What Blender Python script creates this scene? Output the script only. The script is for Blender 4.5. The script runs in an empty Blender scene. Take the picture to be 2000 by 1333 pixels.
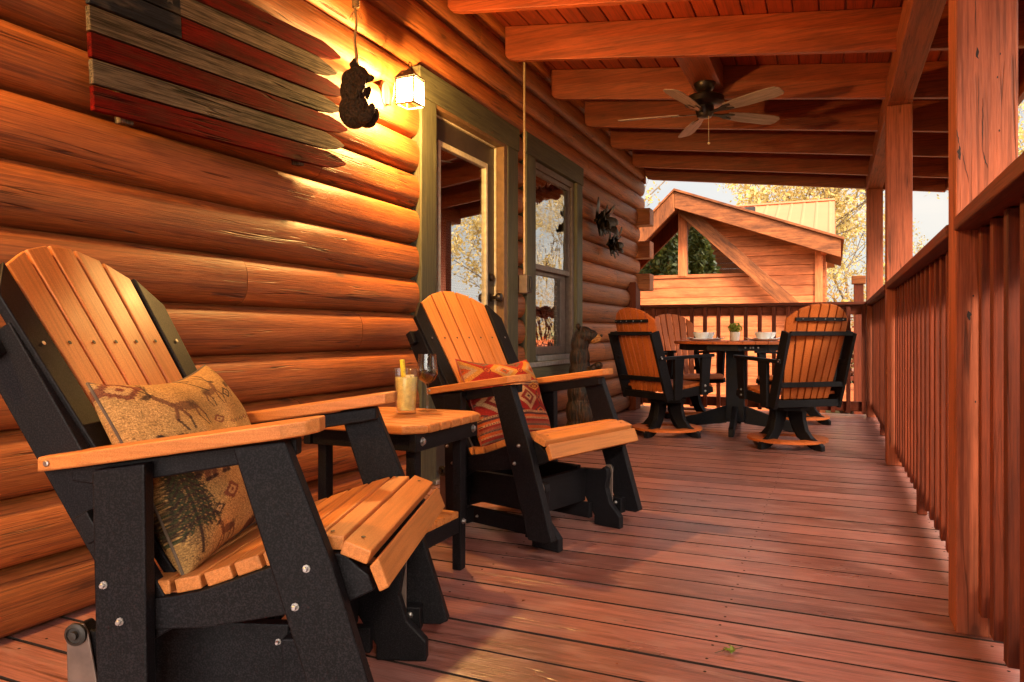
import bpy, math, random
import numpy as np
from mathutils import Vector, Matrix, noise
random.seed(7)
R = math.radians
scene = bpy.context.scene
COL = scene.collection

# ------------------------------------------------------------------ camera
TH = math.atan(626 / 1408)
cam = bpy.data.cameras.new('camera')
camo = bpy.data.objects.new('camera', cam)
COL.objects.link(camo)
cam.sensor_width = 36
cam.lens = 36 * 1408 / 2000
cam.shift_y = -14.5 / 2000
cam.clip_start = .02
cam.clip_end = 500
camo.location = (0, 0, .8)
camo.rotation_euler = (R(90), 0, TH)
scene.camera = camo

# ------------------------------------------------------------------ world and sun
SUN_EL, SUN_AZ = 35, 142          # degrees above horizon; heading the light comes from (clockwise from +Y)
SKY_SUNSIDE = 4.2
w = bpy.data.worlds.new('World')
scene.world = w
w.use_nodes = True
nt = w.node_tree
bg = nt.nodes['Background']
sky = nt.nodes.new('ShaderNodeTexSky')
sky.sky_type = 'NISHITA'
sky.sun_disc = False
sky.sun_elevation = R(SUN_EL)
sky.sun_rotation = R(SUN_AZ)
sky.air_density = 1.2
sky.dust_density = 2.5
tc = nt.nodes.new('ShaderNodeTexCoord')
mp = nt.nodes.new('ShaderNodeMapping'); mp.inputs['Scale'].default_value = (1.2, 1.2, 3.2)
cn = nt.nodes.new('ShaderNodeTexNoise'); cn.inputs['Scale'].default_value = 2.6; cn.inputs['Detail'].default_value = 7
cr = nt.nodes.new('ShaderNodeValToRGB')
cr.color_ramp.elements[0].position = .36; cr.color_ramp.elements[0].color = (.5, .5, .5, 1)
cr.color_ramp.elements[1].position = .66; cr.color_ramp.elements[1].color = (.95, .95, .95, 1)
mx = nt.nodes.new('ShaderNodeMixRGB')
mx.inputs['Color2'].default_value = (6.6, 6.15, 5.6, 1)
nt.links.new(tc.outputs['Generated'], mp.inputs['Vector'])
nt.links.new(mp.outputs[0], cn.inputs['Vector'])
nt.links.new(cn.outputs['Fac'], cr.inputs[0])
nt.links.new(cr.outputs[0], mx.inputs['Fac'])
nt.links.new(sky.outputs[0], mx.inputs['Color1'])
# veiled sun: the cloud layer is brighter overhead and towards the sun than low in the north
_az = R(SUN_AZ)
_dir = Vector((math.sin(_az) * math.cos(R(SUN_EL)), math.cos(_az) * math.cos(R(SUN_EL)), math.sin(R(SUN_EL))))
dt = nt.nodes.new('ShaderNodeVectorMath'); dt.operation = 'DOT_PRODUCT'; dt.inputs[1].default_value = _dir
nt.links.new(tc.outputs['Generated'], dt.inputs[0])
mr = nt.nodes.new('ShaderNodeMapRange'); mr.interpolation_type = 'SMOOTHSTEP'
mr.inputs['From Min'].default_value = -.25; mr.inputs['From Max'].default_value = 1
mr.inputs['To Min'].default_value = .68; mr.inputs['To Max'].default_value = SKY_SUNSIDE
nt.links.new(dt.outputs['Value'], mr.inputs['Value'])
vm = nt.nodes.new('ShaderNodeVectorMath'); vm.operation = 'SCALE'
nt.links.new(mx.outputs[0], vm.inputs[0]); nt.links.new(mr.outputs[0], vm.inputs['Scale'])
nt.links.new(vm.outputs[0], bg.inputs['Color'])
bg.inputs['Strength'].default_value = .085

sd = bpy.data.lights.new('sun', 'SUN')
sd.energy = 2.8
sd.angle = R(16)
sd.color = (1, .86, .66)
so = bpy.data.objects.new('sun', sd)
COL.objects.link(so)
_az = R(SUN_AZ)
_dir = Vector((math.sin(_az) * math.cos(R(SUN_EL)), math.cos(_az) * math.cos(R(SUN_EL)), math.sin(R(SUN_EL))))
so.rotation_euler = (-_dir).to_track_quat('-Z', 'Y').to_euler()
so.location = _dir * 30

scene.view_settings.view_transform = 'Standard'
scene.view_settings.look = 'None'
scene.view_settings.exposure = 1.42
scene.view_settings.gamma = 1
scene.render.engine = 'CYCLES'
scene.cycles.use_denoising = True
scene.cycles.max_bounces = 9
scene.cycles.diffuse_bounces = 5
scene.cycles.glossy_bounces = 4
scene.cycles.transmission_bounces = 8
scene.cycles.transparent_max_bounces = 12
scene.cycles.sample_clamp_indirect = 6
scene.cycles.caustics_reflective = False
scene.cycles.caustics_refractive = False

# ------------------------------------------------------------------ materials
def N(t, typ, **kw):
    n = t.nodes.new(typ)
    for k, v in kw.items():
        if k in n.inputs: n.inputs[k].default_value = v
        else: setattr(n, k, v)
    return n

def mat(name):
    m = bpy.data.materials.new(name); m.use_nodes = True
    t = m.node_tree
    return m, t, t.nodes['Principled BSDF']

def ramp(t, src, stops):
    r = t.nodes.new('ShaderNodeValToRGB')
    el = r.color_ramp.elements
    while len(el) < len(stops): el.new(.5)
    for e, (p, c) in zip(el, stops):
        e.position = p
        e.color = (c, c, c, 1) if isinstance(c, (int, float)) else (*c, 1)
    t.links.new(src, r.inputs[0])
    return r

def mixc(t, fac, a, b, mode='MIX'):
    m = t.nodes.new('ShaderNodeMixRGB'); m.blend_type = mode
    for i, v in (('Fac', fac), ('Color1', a), ('Color2', b)):
        if isinstance(v, (int, float)): m.inputs[i].default_value = v if i == 'Fac' else (v, v, v, 1)
        elif isinstance(v, tuple): m.inputs[i].default_value = (*v, 1)
        else: t.links.new(v, m.inputs[i])
    return m.outputs[0]

def math_(t, op, a, b=None):
    m = t.nodes.new('ShaderNodeMath'); m.operation = op
    for i, v in enumerate((a, b)):
        if v is None: continue
        if isinstance(v, (int, float)): m.inputs[i].default_value = v
        else: t.links.new(v, m.inputs[i])
    return m.outputs[0]

def wood(name, dark, light, rough=.5, grain=1., knots=.5, cracks=.5, bump=.25, var=.35, coat=0., spots=0., spec=.5, blotch=.25, wear=None, fine=.5, streak=.3):
    """painted or stained timber; the board's own grain runs along attribute gc.x"""
    m, t, b = mat(name)
    gc = N(t, 'ShaderNodeAttribute'); gc.attribute_name = 'gc'
    rv = N(t, 'ShaderNodeAttribute'); rv.attribute_name = 'rv'
    V = gc.outputs['Vector']
    def mapped(s):
        q = N(t, 'ShaderNodeMapping'); q.inputs['Scale'].default_value = s
        t.links.new(V, q.inputs['Vector']); return q.outputs[0]
    # knots
    vo = N(t, 'ShaderNodeTexVoronoi', Scale=1.0); t.links.new(mapped((3.4, 7.5, 7.5)), vo.inputs['Vector'])
    kn = ramp(t, vo.outputs['Distance'], [(0, 1), (.08, .9), (.12, .35), (.3, 0)])
    sel = t.nodes.new('ShaderNodeSeparateColor'); t.links.new(vo.outputs['Color'], sel.inputs[0])
    ks = math_(t, 'GREATER_THAN', sel.outputs[0], 1 - knots * .33)
    knot = math_(t, 'MULTIPLY', kn.outputs[0], ks)
    # grain lines bending round the knots
    off = N(t, 'ShaderNodeCombineXYZ'); kk = math_(t, 'MULTIPLY', knot, .35)
    t.links.new(kk, off.inputs[1]); t.links.new(kk, off.inputs[2])
    va = N(t, 'ShaderNodeVectorMath', operation='ADD'); t.links.new(mapped((1.1 * grain, 17 * grain, 17 * grain)), va.inputs[0]); t.links.new(off.outputs[0], va.inputs[1])
    n1 = N(t, 'ShaderNodeTexNoise', Scale=1.5, Detail=7, Roughness=.68, Distortion=.15); t.links.new(va.outputs[0], n1.inputs['Vector'])
    n2 = N(t, 'ShaderNodeTexNoise', Scale=1., Detail=3, Roughness=.6); t.links.new(mapped((12, 230, 230)), n2.inputs['Vector'])
    n3 = N(t, 'ShaderNodeTexNoise', Scale=2.3, Detail=4, Roughness=.6); t.links.new(mapped((1, 3, 3)), n3.inputs['Vector'])
    g = mixc(t, fine, n1.outputs['Fac'], n2.outputs['Fac'])
    base = ramp(t, g, [(.34, dark), (.66, light)]).outputs[0]
    n4 = N(t, 'ShaderNodeTexNoise', Scale=1., Detail=5, Roughness=.7); t.links.new(mapped((2.2, 95 * grain, 95 * grain)), n4.inputs['Vector'])
    base = mixc(t, 1, base, ramp(t, n4.outputs['Fac'], [(.40, 1 - streak), (.52, 1.08)]).outputs[0], 'MULTIPLY')
    bl = ramp(t, n3.outputs['Fac'], [(.3, 1 - blotch), (.7, 1 + blotch * .6)]).outputs[0]
    base = mixc(t, 1, base, bl, 'MULTIPLY')
    vr = N(t, 'ShaderNodeMapRange'); vr.inputs['To Min'].default_value = 1 - var; vr.inputs['To Max'].default_value = 1 + var * .5
    t.links.new(rv.outputs['Fac'], vr.inputs['Value'])
    base = mixc(t, 1, base, vr.outputs[0], 'MULTIPLY')
    base = mixc(t, math_(t, 'MULTIPLY', knot, .8), base, tuple(c * .22 for c in dark))
    if wear:
        wm = ramp(t, N_noise(t, mapped((2, 9, 9)), 3.1), [(.52, 0), (.66, 1)]).outputs[0]
        base = mixc(t, math_(t, 'MULTIPLY', wm, .6), base, wear)
    # long drying cracks
    cn_ = N(t, 'ShaderNodeTexNoise', Scale=1., Detail=2, Roughness=.5); t.links.new(mapped((.9, 24, 24)), cn_.inputs['Vector'])
    c1 = ramp(t, cn_.outputs['Fac'], [(.486, 0), (.497, 1), (.503, 1), (.514, 0)]).outputs[0]
    cm = N(t, 'ShaderNodeTexNoise', Scale=1.9, Detail=1); t.links.new(mapped((1.4, 6, 6)), cm.inputs['Vector'])
    c2 = ramp(t, cm.outputs['Fac'], [(.50, 0), (.56, 1)]).outputs[0]
    crk = math_(t, 'MULTIPLY', math_(t, 'MULTIPLY', c1, c2), cracks)
    base = mixc(t, math_(t, 'MULTIPLY', crk, .8), base, tuple(c * .15 for c in dark))
    if spots:
        vs = N(t, 'ShaderNodeTexVoronoi', Scale=1.0); t.links.new(mapped((14, 14, 14)), vs.inputs['Vector'])
        sp = ramp(t, vs.outputs['Distance'], [(.04, 1), (.09, 0)]).outputs[0]
        s2 = t.nodes.new('ShaderNodeSeparateColor'); t.links.new(vs.outputs['Color'], s2.inputs[0])
        sp = math_(t, 'MULTIPLY', sp, math_(t, 'GREATER_THAN', s2.outputs[1], 1 - spots))
        base = mixc(t, math_(t, 'MULTIPLY', sp, .75), base, tuple(c * .2 for c in dark))
    t.links.new(base, b.inputs['Base Color'])
    rr = N(t, 'ShaderNodeMapRange'); rr.inputs['To Min'].default_value = rough - .1; rr.inputs['To Max'].default_value = rough + .16
    t.links.new(n3.outputs['Fac'], rr.inputs['Value']); t.links.new(rr.outputs[0], b.inputs['Roughness'])
    b.inputs['Specular IOR Level'].default_value = spec
    if coat: b.inputs['Coat Weight'].default_value = coat; b.inputs['Coat Roughness'].default_value = .3
    h = math_(t, 'ADD', g, math_(t, 'MULTIPLY', crk, -1.6))
    h = math_(t, 'ADD', h, math_(t, 'MULTIPLY', knot, -.35))
    bp = N(t, 'ShaderNodeBump', Strength=bump, Distance=.006); t.links.new(h, bp.inputs['Height'])
    t.links.new(bp.outputs[0], b.inputs['Normal'])
    return m

def N_noise(t, vec, sc, det=5):
    n = N(t, 'ShaderNodeTexNoise', Scale=sc, Detail=det); t.links.new(vec, n.inputs['Vector']); return n.outputs['Fac']

def speckled(name, c1, c2, rough=.5, scale=260, bump=.08, lo=.42, hi=.6, big=.18):
    m, t, b = mat(name)
    rv_ = N(t, 'ShaderNodeAttribute'); rv_.attribute_name = 'rv'; gc_ = N(t, 'ShaderNodeAttribute'); gc_.attribute_name = 'gc'
    sm = N(t, 'ShaderNodeMapping'); sm.inputs['Scale'].default_value = (5, 130, 130); t.links.new(gc_.outputs['Vector'], sm.inputs['Vector'])
    tcn = t.nodes.new('ShaderNodeTexCoord')
    n = N_noise(t, tcn.outputs['Object'], scale, 3)
    base = ramp(t, n, [(lo, c1), (hi, c2)]).outputs[0]
    n2 = N_noise(t, tcn.outputs['Object'], 5, 4)
    base = mixc(t, 1, base, ramp(t, n2, [(.3, 1 - big), (.7, 1 + big * .6)]).outputs[0], 'MULTIPLY')
    base = mixc(t, 1, base, ramp(t, rv_.outputs['Fac'], [(0, .86), (1, 1.08)]).outputs[0], 'MULTIPLY')
    base = mixc(t, 1, base, ramp(t, N_noise(t, sm.outputs[0], 1., 4), [(.38, .84), (.55, 1.04)]).outputs[0], 'MULTIPLY')
    b.inputs['Specular IOR Level'].default_value = .28 if big < .15 else .16
    t.links.new(base, b.inputs['Base Color'])
    t.links.new(ramp(t, n2, [(.3, rough - .08), (.7, rough + .1)]).outputs[0], b.inputs['Roughness'])
    bp = N(t, 'ShaderNodeBump', Strength=bump, Distance=.002); t.links.new(n, bp.inputs['Height']); t.links.new(bp.outputs[0], b.inputs['Normal'])
    return m

def plain(name, c, rough=.5, metal=0., n_scale=30, amt=.2, bump=.05, **kw):
    m, t, b = mat(name)
    tcn = t.nodes.new('ShaderNodeTexCoord')
    n = N_noise(t, tcn.outputs['Object'], n_scale, 4)
    t.links.new(mixc(t, 1, c, ramp(t, n, [(.3, 1 - amt), (.7, 1 + amt)]).outputs[0], 'MULTIPLY'), b.inputs['Base Color'])
    b.inputs['Roughness'].default_value = rough; b.inputs['Metallic'].default_value = metal
    bp = N(t, 'ShaderNodeBump', Strength=bump, Distance=.003); t.links.new(n, bp.inputs['Height']); t.links.new(bp.outputs[0], b.inputs['Normal'])
    for k, v in kw.items(): b.inputs[k].default_value = v
    return m

def pane(name, refl, tint=(1, 1, 1), wav=0.):
    m = bpy.data.materials.new(name); m.use_nodes = True
    t = m.node_tree; t.nodes.clear()
    o = N(t, 'ShaderNodeOutputMaterial'); mxs = N(t, 'ShaderNodeMixShader'); mxs.inputs[0].default_value = refl
    tr = N(t, 'ShaderNodeBsdfTransparent'); tr.inputs[0].default_value = (*tint, 1)
    gl = N(t, 'ShaderNodeBsdfGlossy'); gl.inputs['Roughness'].default_value = .0
    if wav:
        tcn = t.nodes.new('ShaderNodeTexCoord')
        n = N(t, 'ShaderNodeTexNoise', Scale=5., Detail=1, Distortion=1.2); t.links.new(tcn.outputs['Object'], n.inputs['Vector'])
        bp = N(t, 'ShaderNodeBump', Strength=wav, Distance=.01); t.links.new(n.outputs['Fac'], bp.inputs['Height']); t.links.new(bp.outputs[0], gl.inputs['Normal'])
    t.links.new(tr.outputs[0], mxs.inputs[1]); t.links.new(gl.outputs[0], mxs.inputs[2]); t.links.new(mxs.outputs[0], o.inputs[0])
    return m

def vcol(name, rough=.9):
    m, t, b = mat(name)
    a = N(t, 'ShaderNodeAttribute'); a.attribute_name = 'Col'
    tcn = t.nodes.new('ShaderNodeTexCoord')
    n = N_noise(t, tcn.outputs['Object'], 420, 2)
    t.links.new(mixc(t, 1, a.outputs['Color'], ramp(t, n, [(.35, .62), (.65, 1.2)]).outputs[0], 'MULTIPLY'), b.inputs['Base Color'])
    b.inputs['Roughness'].default_value = rough
    b.inputs['Specular IOR Level'].default_value = .15
    bp = N(t, 'ShaderNodeBump', Strength=.6, Distance=.002); t.links.new(n, bp.inputs['Height']); t.links.new(bp.outputs[0], b.inputs['Normal'])
    return m

def leafm(name, c1, c2, trans=.35):
    m, t, b = mat(name)
    rv = N(t, 'ShaderNodeAttribute'); rv.attribute_name = 'rv'
    c = ramp(t, rv.outputs['Fac'], [(0, c1), (1, c2)]).outputs[0]
    t.links.new(c, b.inputs['Base Color']); b.inputs['Roughness'].default_value = .6
    tl = N(t, 'ShaderNodeBsdfTranslucent'); t.links.new(c, tl.inputs[0])
    mxs = N(t, 'ShaderNodeMixShader'); mxs.inputs[0].default_value = trans
    o = t.nodes['Material Output']
    t.links.new(b.outputs[0], mxs.inputs[1]); t.links.new(tl.outputs[0], mxs.inputs[2]); t.links.new(mxs.outputs[0], o.inputs[0])
    return m

M = {}
M['log'] = wood('stained_log', (.235, .055, .011), (.47, .134, .028), rough=.5, grain=1.35, knots=.9, cracks=1., bump=.6, var=.3, blotch=.3, streak=.36, spec=.5)
M['deck'] = wood('deck_boards', (.21, .076, .060), (.40, .156, .125), rough=.29, grain=1.6, knots=.5, cracks=.7, bump=.35, var=.38, spots=.2, spec=.8, blotch=.12, wear=(.38, .19, .16), coat=.4, fine=.6, streak=.4)
M['roofboard'] = wood('ceiling_boards', (.22, .026, .005), (.38, .046, .008), rough=.5, knots=.3, cracks=.15, bump=.15, var=.3)
M['rafter'] = wood('rafter_timber', (.17, .028, .007), (.34, .064, .016), rough=.48, knots=.6, cracks=.35, bump=.2, var=.15)
M['post'] = wood('post_timber', (.20, .046, .018), (.33, .084, .036), rough=.6, knots=.6, cracks=.8, bump=.35, var=.1, spots=.03, spec=.2)
M['rail'] = wood('railing_timber', (.085, .014, .004), (.17, .029, .008), rough=.58, knots=.4, cracks=.4, bump=.3, var=.25, spec=.2)
M['trim'] = wood('green_trim', (.050, .045, .021), (.115, .104, .050), rough=.6, knots=.4, cracks=.6, bump=.35, var=.15)
M['greyplank'] = wood('weathered_plank', (.035, .026, .019), (.25, .185, .13), rough=.9, spec=.1, grain=1.6, knots=.5, cracks=1., bump=.9, var=.3, blotch=.5, streak=.55)
M['redplank'] = wood('red_painted_plank', (.035, .001, .0008), (.16, .004, .002), rough=.9, spec=.08, grain=1.6, knots=.2, cracks=1., bump=.5, var=.15, blotch=.5, wear=(.07, .012, .007))
M['navyplank'] = wood('navy_painted_plank', (.008, .010, .017), (.02, .022, .032), rough=.9, spec=.1, grain=1.6, knots=.2, cracks=1., bump=.5, var=.15, wear=(.10, .085, .07))
M['stargrey'] = wood('worn_star_paint', (.03, .03, .03), (.13, .12, .11), rough=.9, bump=.4, spec=.1)
M['siding'] = wood('cabin_siding', (.46, .105, .030), (.70, .205, .072), rough=.7, spec=.2, knots=.3, cracks=.5, bump=.2, var=.3, blotch=.35)
M['fascia'] = wood('cabin_fascia', (.12, .032, .010), (.36, .105, .028), rough=.65, spec=.2, knots=.4, cracks=.5, bump=.2, var=.2, blotch=.5)
M['orange'] = speckled('tan_poly_lumber', (.52, .170, .040), (.62, .225, .062), rough=.42, scale=520, bump=.05, big=.1)
M['orange2'] = speckled('cedar_poly_lumber', (.44, .095, .018), (.53, .135, .03), rough=.45, scale=520, bump=.05, big=.1)
M['black'] = speckled('black_poly_lumber', (.0030, .0025, .0031), (.0170, .0140, .0165), rough=.52, scale=360, bump=.1, lo=.45, hi=.66)
M['steel'] = plain('bolt_steel', (.42, .39, .37), .38, 1.)
M['strap'] = plain('strap_metal', (.16, .11, .09), .5, .5)
M['boardedge'] = plain('gap_shade_and_marks', (.020, .010, .007), .9)  # near black: shade painted into deck gaps; also screw heads and post flaws
M['iron'] = plain('dark_iron', (.020, .015, .012), .6, .0)
M['bronze'] = plain('fan_bronze', (.03, .018, .013), .35, .6)
M['blade'] = wood('fan_blade', (.20, .135, .125), (.42, .32, .30), rough=.45, grain=2., knots=.1, cracks=.3, bump=.05, var=.1)
M['door'] = plain('brown_door_paint', (.045, .028, .018), .45)
M['cream'] = plain('cream_frame', (.55, .47, .33), .4)
M['jamb'] = plain('tan_jamb', (.16, .080, .030), .5)
M['sash'] = plain('taupe_sash', (.16, .11, .08), .45)
M['sashgrey'] = plain('grey_sill', (.23, .22, .2), .5)
M['blind'] = plain('blind_slat', (.75, .66, .54), .5)
M['dark'] = plain('dark_room', (.02, .015, .012), .8)
M['pane'] = pane('window_pane', .74, (.9, .9, .88))
M['wavypane'] = pane('insulated_pane', .62, (.9, .9, .88), wav=.22)
M['farpane'] = pane('cabin_pane', .7, (.5, .55, .5))
M['ceramic'] = plain('white_ceramic', (.8, .78, .75), .15, amt=.03)
M['pot'] = plain('white_pot', (.75, .68, .6), .4, amt=.05)
M['rope'] = plain('jute_rope', (.36, .22, .09), .9, n_scale=200, amt=.4, bump=.5)
M['conduit'] = plain('painted_conduit', (.42, .28, .17), .4, .3)
M['metalroof'] = plain('copper_metal_roof', (.52, .150, .058), .55, .0, n_scale=.8, amt=.12)
M['barepaint'] = plain('weather_strip', (.6, .5, .35), .5)
M['bark'] = plain('tree_bark', (.13, .09, .06), .9, n_scale=14, amt=.4, bump=.6)
M['leafgold'] = leafm('spring_leaf_gold', (.36, .26, .07), (.60, .42, .13))
M['leafgreen'] = leafm('evergreen_leaf', (.035, .06, .008), (.20, .21, .04), .2)
M['leafshrub'] = leafm('ochre_leaf', (.22, .13, .02), (.55, .33, .06))
M['leafpot'] = leafm('bright_leaf', (.12, .2, .02), (.38, .42, .06))
M['brownleaf'] = leafm('dry_leaf', (.10, .03, .015), (.30, .10, .04))
M['pinecone'] = plain('bronze_petal', (.05, .032, .018), .4, .5, n_scale=40, amt=.5)
M['tapestry'] = vcol('tapestry_cloth')
M['kilim'] = vcol('kilim_cloth')

def _bearmat(name, c1, c2, sc=(30, 30, 8)):
    m, t, b = mat(name)
    tcn = t.nodes.new('ShaderNodeTexCoord'); q = N(t, 'ShaderNodeMapping'); q.inputs['Scale'].default_value = sc
    t.links.new(tcn.outputs['Object'], q.inputs['Vector'])
    n = N_noise(t, q.outputs[0], 1.6, 6)
    t.links.new(ramp(t, n, [(.4, c1), (.68, c2)]).outputs[0], b.inputs['Base Color'])
    b.inputs['Roughness'].default_value = .55; b.inputs['Specular IOR Level'].default_value = .3
    bp = N(t, 'ShaderNodeBump', Strength=1., Distance=.016); t.links.new(n, bp.inputs['Height']); t.links.new(bp.outputs[0], b.inputs['Normal'])
    return m
M['carved'] = _bearmat('carved_fur', (.004, .003, .002), (.060, .023, .008), (45, 45, 7))
M['muzzle'] = _bearmat('carved_muzzle', (.30, .11, .03), (.48, .22, .06), (20, 20, 60))
M['resin'] = _bearmat('resin_fur', (.010, .006, .004), (.055, .026, .012), (60, 60, 60))

def emis(name, c, s):
    m = bpy.data.materials.new(name); m.use_nodes = True; t = m.node_tree; t.nodes.clear()
    e = N(t, 'ShaderNodeEmission'); e.inputs[0].default_value = (*c, 1); e.inputs[1].default_value = s
    o = N(t, 'ShaderNodeOutputMaterial'); t.links.new(e.outputs[0], o.inputs[0]); return m
M['bulb'] = emis('lit_bulb', (1, .74, .40), 30)
def lampglass():
    m = bpy.data.materials.new('seeded_lamp_glass'); m.use_nodes = True; t = m.node_tree; t.nodes.clear()
    tr = N(t, 'ShaderNodeBsdfTransparent'); tl = N(t, 'ShaderNodeBsdfTranslucent'); tl.inputs[0].default_value = (1, .93, .8, 1)
    mxs = N(t, 'ShaderNodeMixShader'); mxs.inputs[0].default_value = .08
    o = N(t, 'ShaderNodeOutputMaterial')
    t.links.new(tr.outputs[0], mxs.inputs[1]); t.links.new(tl.outputs[0], mxs.inputs[2]); t.links.new(mxs.outputs[0], o.inputs[0]); return m
M['lampglass'] = lampglass()
def drinkglass(name, col, ior=1.45, rough=0.):
    m, t, b = mat(name)
    b.inputs['Base Color'].default_value = (*col, 1); b.inputs['Transmission Weight'].default_value = 1
    b.inputs['IOR'].default_value = ior; b.inputs['Roughness'].default_value = rough
    return m
def thinglass(name):
    m = bpy.data.materials.new(name); m.use_nodes = True; t = m.node_tree; t.nodes.clear()
    tr = N(t, 'ShaderNodeBsdfTransparent'); tr.inputs[0].default_value = (.96, .96, .95, 1)
    g_ = N(t, 'ShaderNodeBsdfGlossy'); g_.inputs['Roughness'].default_value = .02
    lw = N(t, 'ShaderNodeLayerWeight'); lw.inputs['Blend'].default_value = .35
    mp_ = N(t, 'ShaderNodeMapRange'); mp_.inputs['To Min'].default_value = .05; mp_.inputs['To Max'].default_value = .45
    t.links.new(lw.outputs['Facing'], mp_.inputs['Value'])
    mxs = N(t, 'ShaderNodeMixShader'); o = N(t, 'ShaderNodeOutputMaterial')
    t.links.new(mp_.outputs[0], mxs.inputs[0]); t.links.new(tr.outputs[0], mxs.inputs[1]); t.links.new(g_.outputs[0], mxs.inputs[2]); t.links.new(mxs.outputs[0], o.inputs[0]); return m
M['glass'] = thinglass('clear_glass')
M['wine'] = plain('red_wine', (.018, .002, .004), .08, amt=.1)
M['juice'] = plain('cloudy_lemonade', (.92, .72, .24), .12, n_scale=48, amt=.26, **{'Subsurface Weight': .5, 'Subsurface Radius': (.02, .015, .005), 'Subsurface Scale': .6})
M['straw'] = plain('pineapple_stick', (.85, .62, .03), .5, n_scale=120, amt=.25)
M['ice'] = plain('ice_cube', (.8, .68, .4), .12, n_scale=60, amt=.2)
def groundmat():
    m, t, b = mat('leaf_littered_ground')
    tcn = t.nodes.new('ShaderNodeTexCoord')
    a = N_noise(t, tcn.outputs['Object'], .35, 5); c = N_noise(t, tcn.outputs['Object'], 14, 6)
    c1 = ramp(t, c, [(.3, (.10, .035, .02)), (.7, (.32, .12, .06))]).outputs[0]
    c2 = ramp(t, c, [(.3, (.10, .10, .03)), (.7, (.30, .26, .09))]).outputs[0]
    t.links.new(mixc(t, ramp(t, a, [(.45, 0), (.55, 1)]).outputs[0], c1, c2), b.inputs['Base Color'])
    b.inputs['Roughness'].default_value = .95
    bp = N(t, 'ShaderNodeBump', Strength=.8, Distance=.05); t.links.new(c, bp.inputs['Height']); t.links.new(bp.outputs[0], b.inputs['Normal'])
    return m
M['ground'] = groundmat()
M['gravel'] = plain('pale_gravel', (.42, .34, .3), .9, n_scale=20, amt=.3, bump=.5)

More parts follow.
